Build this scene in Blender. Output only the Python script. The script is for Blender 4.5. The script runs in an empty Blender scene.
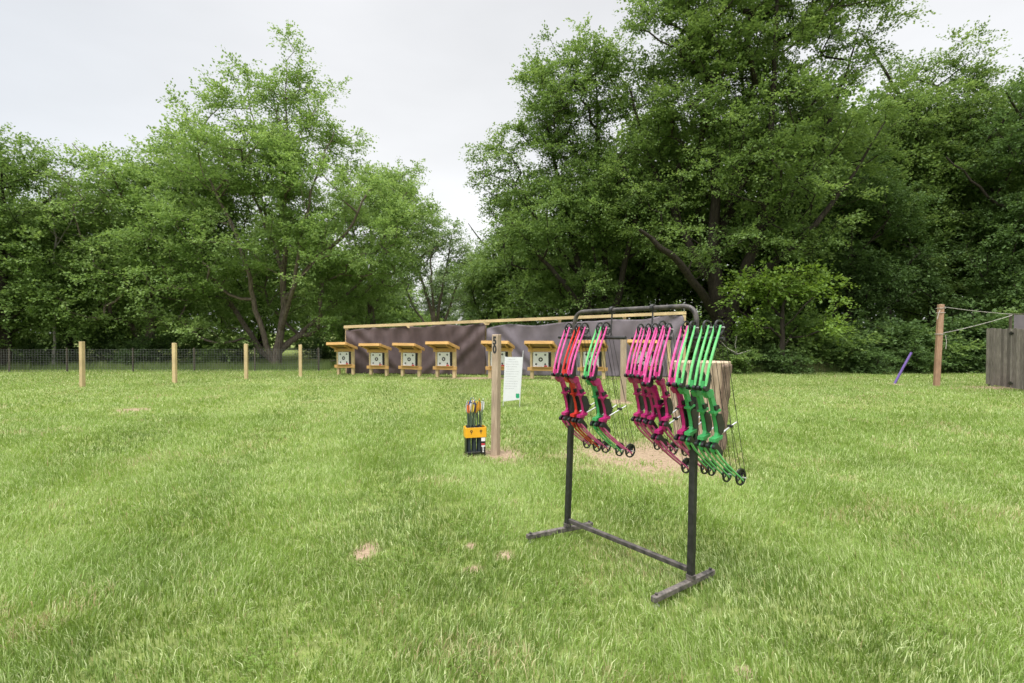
import bpy, bmesh, math, random
import numpy as np
from mathutils import Vector, Matrix
random.seed(7); rng = np.random.default_rng(11)
C = bpy.context.scene.collection
sc = bpy.context.scene
R = math.radians

# ------------------------------------------------------------------ camera
F = 512.0; CAMH = 1.6; PITCH = math.atan((341.5 - 333) / F)
cd = bpy.data.cameras.new('camera'); cam = bpy.data.objects.new('camera', cd); C.objects.link(cam)
cd.sensor_width = 36; cd.lens = 18; cd.clip_end = 3000; cd.clip_start = .05
cam.location = (0, 0, CAMH); cam.rotation_euler = (math.pi/2 - PITCH, 0, 0)
cd.dof.use_dof = True; cd.dof.focus_distance = 3.9; cd.dof.aperture_fstop = 3.2
sc.camera = cam
sc.view_settings.view_transform = 'Standard'; sc.view_settings.look = 'None'
sc.view_settings.exposure = 1.22; sc.view_settings.gamma = 1
sc.cycles.max_bounces = 5; sc.cycles.diffuse_bounces = 3; sc.cycles.transmission_bounces = 3
sc.cycles.glossy_bounces = 2; sc.cycles.use_denoising = True
# ------------------------------------------------------------------ sky (overcast) and sun
SUN_EL = 62; SUN_AZ = 215     # compass-style: sun high, behind the camera and a little left
w = bpy.data.worlds.new('World'); sc.world = w; w.use_nodes = True
nt = w.node_tree; nt.nodes.clear(); N = nt.nodes.new; LK = nt.links.new
out = N('ShaderNodeOutputWorld'); bg = N('ShaderNodeBackground'); bg.inputs[1].default_value = .1
sky = N('ShaderNodeTexSky'); sky.sky_type = 'NISHITA'; sky.sun_disc = False
sky.sun_elevation = R(SUN_EL); sky.sun_rotation = R(SUN_AZ); sky.air_density = 1.4; sky.dust_density = 3
tc = N('ShaderNodeTexCoord'); sep = N('ShaderNodeSeparateXYZ'); LK(tc.outputs['Generated'], sep.inputs[0])
ramp = N('ShaderNodeValToRGB'); LK(sep.outputs[2], ramp.inputs[0])      # overcast: brighter towards the zenith
r = ramp.color_ramp; r.elements[0].position = 0; r.elements[0].color = (.485, .487, .49, 1)
r.elements[1].position = 1; r.elements[1].color = (2.1, 2.06, 2.0, 1)
e = r.elements.new(.28); e.color = (.455, .457, .461, 1)
e = r.elements.new(.58); e.color = (.385, .387, .393, 1)
mp = N('ShaderNodeMapping'); mp.inputs['Scale'].default_value = (1, 1, 3.0); LK(tc.outputs['Generated'], mp.inputs[0])
no = N('ShaderNodeTexNoise'); no.inputs['Scale'].default_value = 1.3; no.inputs['Detail'].default_value = 5; no.inputs['Roughness'].default_value = .5
LK(mp.outputs[0], no.inputs['Vector'])
nr = N('ShaderNodeMapRange'); nr.inputs[1].default_value = .3; nr.inputs[2].default_value = .7; nr.inputs[3].default_value = .86; nr.inputs[4].default_value = 1.07
LK(no.outputs[0], nr.inputs[0])
mul = N('ShaderNodeVectorMath'); mul.operation = 'SCALE'; LK(ramp.outputs[0], mul.inputs[0]); LK(nr.outputs[0], mul.inputs['Scale'])
m10 = N('ShaderNodeVectorMath'); m10.operation = 'SCALE'; m10.inputs['Scale'].default_value = 9.6; LK(mul.outputs[0], m10.inputs[0])
xr = N('ShaderNodeMapRange'); xr.interpolation_type = 'SMOOTHSTEP'; LK(sep.outputs[0], xr.inputs[0]); xr.inputs[1].default_value = -.85; xr.inputs[2].default_value = -.25; xr.inputs[3].default_value = 0; xr.inputs[4].default_value = 1
bank = N('ShaderNodeMix'); bank.data_type = 'RGBA'; LK(xr.outputs[0], bank.inputs[0]); bank.inputs[6].default_value = (.84, .87, .91, 1); bank.inputs[7].default_value = (1, 1, 1, 1)
bm_ = N('ShaderNodeVectorMath'); bm_.operation = 'MULTIPLY'; LK(m10.outputs[0], bm_.inputs[0]); LK(bank.outputs[2], bm_.inputs[1]); m10 = bm_
mix = N('ShaderNodeMix'); mix.data_type = 'RGBA'; mix.inputs[0].default_value = .94
LK(sky.outputs[0], mix.inputs[6]); LK(m10.outputs[0], mix.inputs[7]); LK(mix.outputs[2], bg.inputs[0]); LK(bg.outputs[0], out.inputs[0])
ld = bpy.data.lights.new('sun', 'SUN'); ld.energy = 1.5; ld.angle = R(25); ld.color = (1, .97, .92)
lo = bpy.data.objects.new('sun', ld); C.objects.link(lo)
az = R(SUN_AZ); sdir = Vector((math.sin(az)*math.cos(R(SUN_EL)), math.cos(az)*math.cos(R(SUN_EL)), math.sin(R(SUN_EL))))
lo.rotation_euler = sdir.to_track_quat('Z', 'Y').to_euler(); lo.location = (0, 0, 30)

# ------------------------------------------------------------------ helpers
def ray(px, py):
    x = (px-512)/F; y = (341.5-py)/F
    return Vector((x, math.cos(PITCH)+y*math.sin(PITCH), -math.sin(PITCH)+y*math.cos(PITCH)))
def ground(px, py, z=0):
    d = ray(px, py); t = (z-CAMH)/d.z
    return Vector((0, 0, CAMH)) + d*t
def at(px, py, Y):
    d = ray(px, py); return Vector((0, 0, CAMH)) + d*(Y/d.y)
def tag(o, label=None, cat=None, group=None, kind=None):
    if label: o['label'] = label
    if cat: o['category'] = cat
    if group: o['group'] = group
    if kind: o['kind'] = kind
    return o
def empty(name, loc, rz=0, label=None, cat=None, group=None):
    o = bpy.data.objects.new(name, None); C.objects.link(o); o.location = loc; o.rotation_euler = (0, 0, rz)
    o.empty_display_size = .2
    return tag(o, label, cat, group)
def np_mesh(name, V, quads=None, tris=None, mat=None, parent=None, attrs=None, smooth=False):
    me = bpy.data.meshes.new(name)
    V = np.asarray(V, dtype=np.float32)
    fl = []; st = []; tot = []; k = 0
    if quads is not None and len(quads):
        q = np.asarray(quads, dtype=np.int32); fl.append(q.ravel()); tot.append(np.full(len(q), 4, np.int32))
    if tris is not None and len(tris):
        t = np.asarray(tris, dtype=np.int32); fl.append(t.ravel()); tot.append(np.full(len(t), 3, np.int32))
    fl = np.concatenate(fl); tot = np.concatenate(tot); st = np.concatenate([[0], np.cumsum(tot)[:-1]]).astype(np.int32)
    me.vertices.add(len(V)); me.vertices.foreach_set('co', V.ravel())
    me.loops.add(len(fl)); me.loops.foreach_set('vertex_index', fl)
    me.polygons.add(len(tot)); me.polygons.foreach_set('loop_start', st); me.polygons.foreach_set('loop_total', tot)
    if smooth: me.polygons.foreach_set('use_smooth', np.ones(len(tot), bool))
    me.update(calc_edges=True)
    for a, v in (attrs or {}).items():
        at_ = me.attributes.new(a, 'FLOAT', 'POINT'); at_.data.foreach_set('value', np.asarray(v, np.float32))
    if mat: me.materials.append(mat)
    o = bpy.data.objects.new(name, me); C.objects.link(o)
    if parent: o.parent = parent
    return o
class MB:
    def __init__(s): s.v = []; s.f = []
    def add(s, vs, fs):
        b = len(s.v); s.v += [Vector(v) for v in vs]; s.f += [tuple(i+b for i in f) for f in fs]; return s
    def box(s, c, d, rot=None, bev=0):
        x, y, z = d[0]/2, d[1]/2, d[2]/2; c = Vector(c)
        bm = bmesh.new(); bmesh.ops.create_cube(bm, size=1, matrix=Matrix.Diagonal((d[0], d[1], d[2], 1)))
        if bev: bmesh.ops.bevel(bm, geom=bm.edges[:], offset=bev, segments=1, affect='EDGES')
        bm.verts.index_update()
        vs = [v.co.copy() for v in bm.verts]; fs = [[v.index for v in f.verts] for f in bm.faces]; bm.free()
        if rot is not None: vs = [rot @ v for v in vs]
        return s.add([v+c for v in vs], fs)
    def beam(s, a, b, wx, wz, up=(0, 0, 1), bev=.003, ext=0):
        a = Vector(a); b = Vector(b); y = (b-a).normalized(); x = y.cross(Vector(up))
        if x.length < 1e-3: x = y.cross(Vector((0, 1, 0)))
        x.normalize(); z = x.cross(y)
        M = Matrix((x, y, z)).transposed()
        return s.box((a+b)/2, (wx, (b-a).length+ext, wz), M, bev)
    def tube(s, pts, rad, n=8, cap=True, sy=1.0, ref=None):
        pts = [Vector(p) for p in pts]; rad = rad if hasattr(rad, '__len__') else [rad]*len(pts)
        b = len(s.v); vs = []; prev = None
        for i, p in enumerate(pts):
            t = (pts[min(i+1, len(pts)-1)]-pts[max(i-1, 0)]).normalized()
            if prev is None:
                u = Vector(ref) if ref else (Vector((0, 0, 1)) if abs(t.z) < .9 else Vector((0, 1, 0)))
                u = (u-t*u.dot(t)).normalized()
            else: u = (prev-t*prev.dot(t)).normalized()
            prev = u; v_ = t.cross(u)
            for k in range(n):
                a = 2*math.pi*k/n; vs.append(p+u*math.cos(a)*rad[i]+v_*math.sin(a)*rad[i]*sy)
        fs = []
        for i in range(len(pts)-1):
            for k in range(n):
                k2 = (k+1) % n; fs.append((i*n+k, i*n+k2, (i+1)*n+k2, (i+1)*n+k))
        if cap: fs.append(tuple(range(n-1, -1, -1))); fs.append(tuple((len(pts)-1)*n+k for k in range(n)))
        return s.add(vs, fs)
    def sweep(s, pts, wy, wt):   # rectangular strip swept in the xz plane; wy = width along y, wt = thickness
        vs = []; fs = []; pts = [Vector(p) for p in pts]
        for i, p in enumerate(pts):
            t = (pts[min(i+1, len(pts)-1)]-pts[max(i-1, 0)]).normalized(); n_ = Vector((-t.z, 0, t.x))
            W = wy[i] if hasattr(wy, '__len__') else wy; T = wt[i] if hasattr(wt, '__len__') else wt
            for a, b_ in ((-1, -1), (1, -1), (1, 1), (-1, 1)): vs.append(p+Vector((0, a*W/2, 0))+n_*b_*T/2)
        for i in range(len(pts)-1):
            for k in range(4):
                k2 = (k+1) % 4; fs.append((i*4+k, i*4+k2, (i+1)*4+k2, (i+1)*4+k))
        fs.append((3, 2, 1, 0)); m = (len(pts)-1)*4; fs.append((m, m+1, m+2, m+3))
        return s.add(vs, fs)
    def prism_y(s, poly, y0, y1):   # polygon of (x, z) extruded along y
        n = len(poly); vs = [(x, y0, z) for x, z in poly]+[(x, y1, z) for x, z in poly]
        fs = [tuple(range(n)), tuple(range(2*n-1, n-1, -1))]+[(i, i+n, (i+1) % n+n, (i+1) % n) for i in range(n)]
        return s.add(vs, fs)
    def prism_z(s, poly, z0, z1):
        n = len(poly); vs = [(x, y, z0) for x, y in poly]+[(x, y, z1) for x, y in poly]
        fs = [tuple(range(n-1, -1, -1)), tuple(range(n, 2*n))]+[(i, (i+1) % n, (i+1) % n+n, i+n) for i in range(n)]
        return s.add(vs, fs)
    def disc_y(s, c, r_, y0, y1, n=20, sx=1, sz=1):
        return s.prism_y([(c[0]+r_*sx*math.cos(2*math.pi*k/n), c[1]+r_*sz*math.sin(2*math.pi*k/n)) for k in range(n)], y0, y1)
    def ring_y(s, c, r0, r1, y0, y1, n=24):
        vs = []; fs = []
        for k in range(n):
            a = 2*math.pi*k/n; ca, sa = math.cos(a), math.sin(a)
            for r_, y in ((r0, y0), (r1, y0), (r1, y1), (r0, y1)): vs.append((c[0]+r_*ca, y, c[1]+r_*sa))
        for k in range(n):
            k2 = (k+1) % n
            for j in range(4): j2 = (j+1) % 4; fs.append((k*4+j, k*4+j2, k2*4+j2, k2*4+j))
        return s.add(vs, fs)
    def build(s, name, mat, parent=None, smooth=False, loc=None):
        me = bpy.data.meshes.new(name); me.from_pydata([tuple(v) for v in s.v], [], s.f); me.materials.append(mat)
        bm = bmesh.new(); bm.from_mesh(me); bmesh.ops.recalc_face_normals(bm, faces=bm.faces[:]); bm.to_mesh(me); bm.free()
        if smooth:
            me.polygons.foreach_set('use_smooth', np.ones(len(me.polygons), bool))
            try: me.set_sharp_from_angle(angle=R(40))
            except Exception: pass
        o = bpy.data.objects.new(name, me); C.objects.link(o)
        if parent: o.parent = parent
        if loc is not None: o.location = loc
        return o
def copy_tree(o, parent=None):
    c = o.copy(); C.objects.link(c); c.parent = parent
    for ch in list(o.children): copy_tree(ch, c)
    return c

# smooth value noise in numpy
def vnoise(x, y, z=None, seed=0):
    z = np.zeros_like(x) if z is None else z
    def h(i, j, k):
        n = (i*374761393 + j*668265263 + k*2147483647 + seed*1274126177) & 0xffffffff
        n = ((n ^ (n >> 13))*1274126177) & 0xffffffff
        return ((n ^ (n >> 16)) & 0xffff)/65535.0
    i = np.floor(x).astype(np.int64); j = np.floor(y).astype(np.int64); k = np.floor(z).astype(np.int64)
    fx = x-i; fy = y-j; fz = z-k; fx = fx*fx*(3-2*fx); fy = fy*fy*(3-2*fy); fz = fz*fz*(3-2*fz)
    r_ = 0
    for a in (0, 1):
        for b in (0, 1):
            for c in (0, 1):
                r_ = r_ + h(i+a, j+b, k+c)*(fx if a else 1-fx)*(fy if b else 1-fy)*(fz if c else 1-fz)
    return r_

# ------------------------------------------------------------------ materials
def newmat(name):
    m = bpy.data.materials.new(name); m.use_nodes = True; nt = m.node_tree
    return m, nt, nt.nodes['Principled BSDF']
def col4(c): return (c[0], c[1], c[2], 1)
def mat_plain(name, c, rough=.5, metal=0, var=.15, scale=12, bump=0, bscale=40, spec=.5, c2=None):
    m, nt, b = newmat(name); N = nt.nodes.new; L = nt.links.new
    t = N('ShaderNodeTexCoord'); n = N('ShaderNodeTexNoise'); n.inputs['Scale'].default_value = scale; n.inputs['Detail'].default_value = 5
    L(t.outputs['Object'], n.inputs['Vector'])
    rr = N('ShaderNodeValToRGB'); rr.color_ramp.elements[0].position = .35; rr.color_ramp.elements[1].position = .68
    c2 = c2 or tuple(min(1, x*(1+var)) for x in c)
    rr.color_ramp.elements[0].color = col4(tuple(x*(1-var) for x in c)); rr.color_ramp.elements[1].color = col4(c2)
    L(n.outputs[0], rr.inputs[0]); L(rr.outputs[0], b.inputs['Base Color'])
    b.inputs['Roughness'].default_value = rough; b.inputs['Metallic'].default_value = metal; b.inputs['Specular IOR Level'].default_value = spec
    if bump:
        n2 = N('ShaderNodeTexNoise'); n2.inputs['Scale'].default_value = bscale; n2.inputs['Detail'].default_value = 6; L(t.outputs['Object'], n2.inputs['Vector'])
        bp = N('ShaderNodeBump'); bp.inputs['Strength'].default_value = bump; bp.inputs['Distance'].default_value = .02
        L(n2.outputs[0], bp.inputs['Height']); L(bp.outputs[0], b.inputs['Normal'])
    return m
def mat_wood(name, c1, c2, axis='Z', scale=6, stretch=14, rough=.75, dark=None, bump=.3):
    m, nt, b = newmat(name); N = nt.nodes.new; L = nt.links.new
    t = N('ShaderNodeTexCoord'); mp = N('ShaderNodeMapping'); s = [stretch]*3; s['XYZ'.index(axis)] = 1
    mp.inputs['Scale'].default_value = s; L(t.outputs['Object'], mp.inputs[0])
    n = N('ShaderNodeTexNoise'); n.inputs['Scale'].default_value = scale; n.inputs['Detail'].default_value = 7; n.inputs['Roughness'].default_value = .62; n.inputs['Distortion'].default_value = .4
    L(mp.outputs[0], n.inputs['Vector'])
    rr = N('ShaderNodeValToRGB'); rr.color_ramp.elements[0].position = .32; rr.color_ramp.elements[1].position = .66
    rr.color_ramp.elements[0].color = col4(c1); rr.color_ramp.elements[1].color = col4(c2)
    if dark:
        e = rr.color_ramp.elements.new(.22); e.color = col4(dark)
    L(n.outputs[0], rr.inputs[0])
    n3 = N('ShaderNodeTexNoise'); n3.inputs['Scale'].default_value = 2.1; L(t.outputs['Object'], n3.inputs['Vector'])
    mr = N('ShaderNodeMapRange'); mr.inputs[1].default_value = .3; mr.inputs[2].default_value = .7; mr.inputs[3].default_value = .78; mr.inputs[4].default_value = 1.12
    L(n3.outputs[0], mr.inputs[0])
    sc_ = N('ShaderNodeVectorMath'); sc_.operation = 'SCALE'; L(rr.outputs[0], sc_.inputs[0]); L(mr.outputs[0], sc_.inputs['Scale'])
    L(sc_.outputs[0], b.inputs['Base Color']); b.inputs['Roughness'].default_value = rough; b.inputs['Specular IOR Level'].default_value = .25
    bp = N('ShaderNodeBump'); bp.inputs['Strength'].default_value = bump; bp.inputs['Distance'].default_value = .01
    L(n.outputs[0], bp.inputs['Height']); L(bp.outputs[0], b.inputs['Normal'])
    return m
def mat_leaf(name, cd_, cm, cl, trans=.4, gloss=.02):
    m = bpy.data.materials.new(name); m.use_nodes = True; nt = m.node_tree; nt.nodes.clear(); N = nt.nodes.new; L = nt.links.new
    a = N('ShaderNodeAttribute'); a.attribute_name = 'tint'
    oi = N('ShaderNodeObjectInfo')
    rr = N('ShaderNodeValToRGB'); rr.color_ramp.elements[0].position = 0; rr.color_ramp.elements[0].color = col4(cd_)
    rr.color_ramp.elements[1].position = 1; rr.color_ramp.elements[1].color = col4(cl); e = rr.color_ramp.elements.new(.5); e.color = col4(cm)
    L(a.outputs['Fac'], rr.inputs[0])
    d = N('ShaderNodeBsdfDiffuse'); t = N('ShaderNodeBsdfTranslucent'); g = N('ShaderNodeBsdfGlossy'); g.inputs['Roughness'].default_value = .6
    L(rr.outputs[0], d.inputs[0])
    hs = N('ShaderNodeHueSaturation'); hs.inputs['Hue'].default_value = .485; hs.inputs['Saturation'].default_value = 1.1; hs.inputs['Value'].default_value = 1.35
    L(rr.outputs[0], hs.inputs['Color']); L(hs.outputs[0], t.inputs[0])
    m1 = N('ShaderNodeMixShader'); m1.inputs[0].default_value = trans; L(d.outputs[0], m1.inputs[1]); L(t.outputs[0], m1.inputs[2])
    m2 = N('ShaderNodeMixShader'); m2.inputs[0].default_value = gloss; L(m1.outputs[0], m2.inputs[1]); L(g.outputs[0], m2.inputs[2])
    o = N('ShaderNodeOutputMaterial'); L(m2.outputs[0], o.inputs[0]); return m

SPOTS = []   # bare soil: (x, y, rx, ry)
def spot(px, py, wpx, hpx):
    g = ground(px, py); gy0 = ground(px, py+hpx/2).y; gy1 = ground(px, py-hpx/2).y
    SPOTS.append((g.x, g.y, wpx/2/F*g.y, abs(gy1-gy0)/2))
spot(366, 551, 20, 16); spot(473, 570, 14, 7); spot(505, 556, 16, 8); spot(470, 546, 9, 5); spot(132, 410, 26, 3.2)
spot(497, 455, 44, 13); spot(648, 457, 134, 30); spot(480, 378.2, 90, 1.6); spot(745, 672, 20, 10); spot(893, 384.2, 14, 1.2)
spot(1000, 388, 50, 3); spot(620, 402, 18, 4); spot(655, 378.5, 60, 2.0)
def soil_mask_np(x, y):
    m = np.zeros_like(x)
    wob = (vnoise(x*5, y*5, seed=3)-.5)*.9+(vnoise(x*13, y*13, seed=5)-.5)*.5
    for (sx, sy, rx, ry) in SPOTS:
        d = np.sqrt(((x-sx)/rx)**2+((y-sy)/ry)**2)+wob
        m = np.maximum(m, np.clip((1.65-d)*.7, 0, .97))
    return m

def mat_ground():
    m, nt, b = newmat('lawn_ground'); N = nt.nodes.new; L = nt.links.new
    g = N('ShaderNodeNewGeometry'); P = g.outputs['Position']
    def noise(scale, det=5, off=None):
        n = N('ShaderNodeTexNoise'); n.inputs['Scale'].default_value = scale; n.inputs['Detail'].default_value = det; n.inputs['Roughness'].default_value = .6
        L(P, n.inputs['Vector']); return n.outputs[0]
    r1 = N('ShaderNodeValToRGB'); L(noise(9, 8), r1.inputs[0])
    r1.color_ramp.elements[0].position = .3; r1.color_ramp.elements[0].color = (.11, .14, .045, 1)
    r1.color_ramp.elements[1].position = .72; r1.color_ramp.elements[1].color = (.235, .295, .095, 1)
    r2 = N('ShaderNodeValToRGB'); L(noise(.5, 3), r2.inputs[0])
    r2.color_ramp.elements[0].position = .35; r2.color_ramp.elements[0].color = (.85, .85, .8, 1)
    r2.color_ramp.elements[1].position = .65; r2.color_ramp.elements[1].color = (1.12, 1.08, 1.05, 1)
    mm = N('ShaderNodeMix'); mm.data_type = 'RGBA'; mm.blend_type = 'MULTIPLY'; mm.inputs[0].default_value = 1
    L(r1.outputs[0], mm.inputs[6]); L(r2.outputs[0], mm.inputs[7])
    # soil
    n1 = noise(6, 4); acc = None
    w1 = N('ShaderNodeMath'); w1.operation = 'MULTIPLY_ADD'; L(n1, w1.inputs[0]); w1.inputs[1].default_value = 1.4; w1.inputs[2].default_value = -.7
    for (sx, sy, rx, ry) in SPOTS:
        s1 = N('ShaderNodeVectorMath'); s1.operation = 'SUBTRACT'; L(P, s1.inputs[0]); s1.inputs[1].default_value = (sx, sy, 0)
        s2 = N('ShaderNodeVectorMath'); s2.operation = 'MULTIPLY'; L(s1.outputs[0], s2.inputs[0]); s2.inputs[1].default_value = (1/rx, 1/ry, 0)
        s3 = N('ShaderNodeVectorMath'); s3.operation = 'LENGTH'; L(s2.outputs[0], s3.inputs[0])
        if acc is None: acc = s3.outputs['Value']
        else:
            mn = N('ShaderNodeMath'); mn.operation = 'MINIMUM'; L(acc, mn.inputs[0]); L(s3.outputs['Value'], mn.inputs[1]); acc = mn.outputs[0]
    ad = N('ShaderNodeMath'); ad.operation = 'ADD'; L(acc, ad.inputs[0]); L(w1.outputs[0], ad.inputs[1])
    mr = N('ShaderNodeMapRange'); L(ad.outputs[0], mr.inputs[0]); mr.inputs[1].default_value = 1.75; mr.inputs[2].default_value = .75; mr.inputs[3].default_value = 0; mr.inputs[4].default_value = 1
    r3 = N('ShaderNodeValToRGB'); L(noise(25, 6), r3.inputs[0])
    r3.color_ramp.elements[0].position = .3; r3.color_ramp.elements[0].color = (.19, .135, .09, 1)
    r3.color_ramp.elements[1].position = .7; r3.color_ramp.elements[1].color = (.38, .295, .205, 1)
    m2 = N('ShaderNodeMix'); m2.data_type = 'RGBA'; L(mr.outputs[0], m2.inputs[0]); L(mm.outputs[2], m2.inputs[6]); L(r3.outputs[0], m2.inputs[7])
    L(m2.outputs[2], b.inputs['Base Color']); b.inputs['Roughness'].default_value = .95; b.inputs['Specular IOR Level'].default_value = .1
    bp = N('ShaderNodeBump'); bp.inputs['Strength'].default_value = .6; bp.inputs['Distance'].default_value = .03; L(noise(30, 6), bp.inputs['Height']); L(bp.outputs[0], b.inputs['Normal'])
    return m
def mat_bark(name, c1, c2):
    m, nt, b = newmat(name); N = nt.nodes.new; L = nt.links.new
    t = N('ShaderNodeTexCoord'); mp = N('ShaderNodeMapping'); mp.inputs['Scale'].default_value = (6, 6, 1.3); L(t.outputs['Object'], mp.inputs[0])
    n = N('ShaderNodeTexNoise'); n.inputs['Scale'].default_value = 2.6; n.inputs['Detail'].default_value = 8; n.inputs['Roughness'].default_value = .7; L(mp.outputs[0], n.inputs['Vector'])
    rr = N('ShaderNodeValToRGB'); rr.color_ramp.elements[0].position = .35; rr.color_ramp.elements[1].position = .65
    rr.color_ramp.elements[0].color = col4(c1); rr.color_ramp.elements[1].color = col4(c2); L(n.outputs[0], rr.inputs[0]); L(rr.outputs[0], b.inputs['Base Color'])
    b.inputs['Roughness'].default_value = .9; b.inputs['Specular IOR Level'].default_value = .15
    bp = N('ShaderNodeBump'); bp.inputs['Strength'].default_value = .8; bp.inputs['Distance'].default_value = .05; L(n.outputs[0], bp.inputs['Height']); L(bp.outputs[0], b.inputs['Normal'])
    return m

M = {}
M['ground'] = mat_ground()
M['blade'] = mat_leaf('grass_blade', (.105, .175, .030), (.25, .375, .080), (.44, .33, .19), .35, .03)
rp_ = [n for n in M['blade'].node_tree.nodes if n.type == 'VALTORGB'][0].color_ramp; e = rp_.elements.new(.88); e.color = (.58, .65, .35, 1)
M['tallgrass'] = mat_leaf('tall_grass', (.07, .12, .03), (.16, .22, .07), (.34, .29, .16), .3, .02)
M['leaf_bright'] = mat_leaf('leaf_bright', (.12, .20, .055), (.20, .31, .09), (.30, .41, .15))
M['leaf_mid'] = mat_leaf('leaf_mid', (.085, .15, .042), (.15, .24, .068), (.245, .35, .11))
M['leaf_dark'] = mat_leaf('leaf_dark', (.055, .10, .032), (.095, .165, .05), (.15, .24, .075), .32)
M['leaf_right'] = mat_leaf('leaf_deep', (.085, .145, .042), (.145, .23, .065), (.235, .335, .10), .4)
M['leaf_yellow'] = mat_leaf('leaf_yellow', (.10, .17, .03), (.165, .27, .05), (.24, .35, .08))
M['leaf_pale'] = mat_leaf('leaf_pale', (.10, .16, .06), (.17, .25, .10), (.25, .33, .15))
M['bark'] = mat_bark('bark_grey', (.07, .056, .047), (.22, .18, .15))
M['bark_dark'] = mat_bark('bark_dark', (.02, .017, .014), (.06, .05, .04))
M['bark_dead'] = mat_bark('bark_dead', (.21, .19, .18), (.40, .37, .35))
M['pine'] = mat_wood('yellow_pine', (.50, .37, .19), (.66, .52, .31))
M['pine_x'] = mat_wood('yellow_pine_x', (.50, .37, .19), (.66, .52, .31), 'X')
M['cedar_x'] = mat_wood('orange_lumber', (.50, .28, .09), (.68, .42, .17), 'X')
M['cedar_y'] = mat_wood('orange_lumber_side', (.50, .28, .09), (.68, .42, .17), 'Y')
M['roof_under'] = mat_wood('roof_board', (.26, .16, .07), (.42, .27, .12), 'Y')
M['grey_post'] = mat_wood('weathered_post', (.30, .22, .16), (.52, .41, .31))
M['pole'] = mat_wood('reddish_timber', (.27, .155, .10), (.44, .28, .19))
M['fence'] = mat_wood('grey_board', (.13, .11, .10), (.28, .25, .23), 'Z', 5, 10, .85)
M['log'] = mat_wood('bare_log', (.34, .245, .18), (.58, .46, .345), 'Z', 3, 7, .8, dark=(.12, .075, .055), bump=.8)
M['log_end'] = mat_wood('log_end', (.38, .29, .2), (.5, .4, .29), 'X', 4, 4, .8)
M['logbark'] = mat_bark('log_bark', (.16, .11, .085), (.36, .27, .21))
M['black_metal'] = mat_plain('black_metal', (.022, .021, .022), .42, 0, .4, 30, .15, 90)
M['worn_metal'] = mat_plain('worn_black_metal', (.028, .026, .026), .5, .0, .3, 16, .2, 60, c2=(.11, .095, .09))
M['foot_metal'] = mat_plain('scuffed_foot_metal', (.06, .055, .052), .6, .0, .3, 22, .3, 60, c2=(.19, .165, .15))
M['black_plastic'] = mat_plain('black_plastic', (.014, .014, .016), .38, 0, .3, 30)
M['string'] = mat_plain('bowstring', (.02, .018, .018), .7)
M['silver'] = mat_plain('aluminium', (.62, .62, .63), .35, .6, .1)
M['pink_limb'] = mat_plain('pink_limb', (.62, .06, .27), .35, 0, .12, 25, c2=(.70, .13, .37))
M['pink'] = mat_plain('pink_riser', (.40, .014, .14), .3, 0, .15, 20)
M['green_limb'] = mat_plain('green_limb', (.12, .50, .16), .35, 0, .12, 25, c2=(.18, .56, .21))
M['green'] = mat_plain('green_riser', (.05, .32, .10), .3, 0, .15, 20)
M['red'] = mat_plain('red_paint', (.52, .025, .02), .3, 0, .15, 20)
M['white'] = mat_plain('white_paper', (.82, .82, .84), .8, 0, .03)
M['sheet'] = mat_plain('white_plastic_sheet', (.66, .67, .71), .5, 0, .03)
M['ink'] = mat_plain('black_ink', (.02, .02, .022), .7)
M['grey_ink'] = mat_plain('grey_ink', (.40, .41, .44), .7)
M['red_ink'] = mat_plain('red_ink', (.6, .05, .07), .7)
M['clover'] = mat_plain('green_ink', (.01, .30, .14), .6)
M['foam'] = mat_plain('dark_foam', (.025, .025, .028), .9)
M['yellow'] = mat_plain('yellow_plastic', (.80, .40, .02), .4, 0, .06)
M['tarp_brown'] = mat_plain('brown_tarp', (.085, .058, .058), .75, 0, .15, 3, .3, 250)
M['tarp_grey'] = mat_plain('grey_tarp', (.145, .125, .145), .7, 0, .12, 3, .3, 250)
M['purple'] = mat_plain('purple_paint', (.16, .10, .34), .4, 0, .1)
M['rope'] = mat_plain('rope', (.42, .40, .36), .9)
M['wire'] = mat_plain('fence_wire', (.20, .21, .20), .5, .3)
M['gravel'] = mat_plain('gravel', (.30, .27, .24), .95, 0, .25, 30, .5, 60)
def add_random(m, amt):
    nt = m.node_tree; b = nt.nodes['Principled BSDF']; l = b.inputs['Base Color'].links[0].from_socket
    oi = nt.nodes.new('ShaderNodeObjectInfo'); mr = nt.nodes.new('ShaderNodeMapRange'); mr.inputs[3].default_value = 1-amt; mr.inputs[4].default_value = 1+amt
    nt.links.new(oi.outputs['Random'], mr.inputs[0]); v = nt.nodes.new('ShaderNodeVectorMath'); v.operation = 'SCALE'
    nt.links.new(l, v.inputs[0]); nt.links.new(mr.outputs[0], v.inputs['Scale']); nt.links.new(v.outputs[0], b.inputs['Base Color'])
add_random(M['fence'], .3); add_random(M['pine'], .1); add_random(M['cedar_x'], .12)
M['dark_timber'] = mat_wood('old_post', (.06, .05, .04), (.13, .11, .09))

# ------------------------------------------------------------------ setting
def ground_sheet():
    xs = np.concatenate([[-1500, -500, -150], np.linspace(-60, 60, 61), [150, 500, 1500]])
    ys = np.concatenate([[-800, -200, -40], np.linspace(-10, 90, 61), [150, 500, 2000]])
    X, Y = np.meshgrid(xs, ys); Z = np.zeros_like(X)
    V = np.stack([X.ravel(), Y.ravel(), Z.ravel()], 1); n = len(xs); q = []
    for j in range(len(ys)-1):
        for i in range(n-1): a = j*n+i; q.append((a, a+1, a+n+1, a+n))
    tag(np_mesh('ground', V, q, mat=M['ground']), kind='structure')
ground_sheet()
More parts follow.
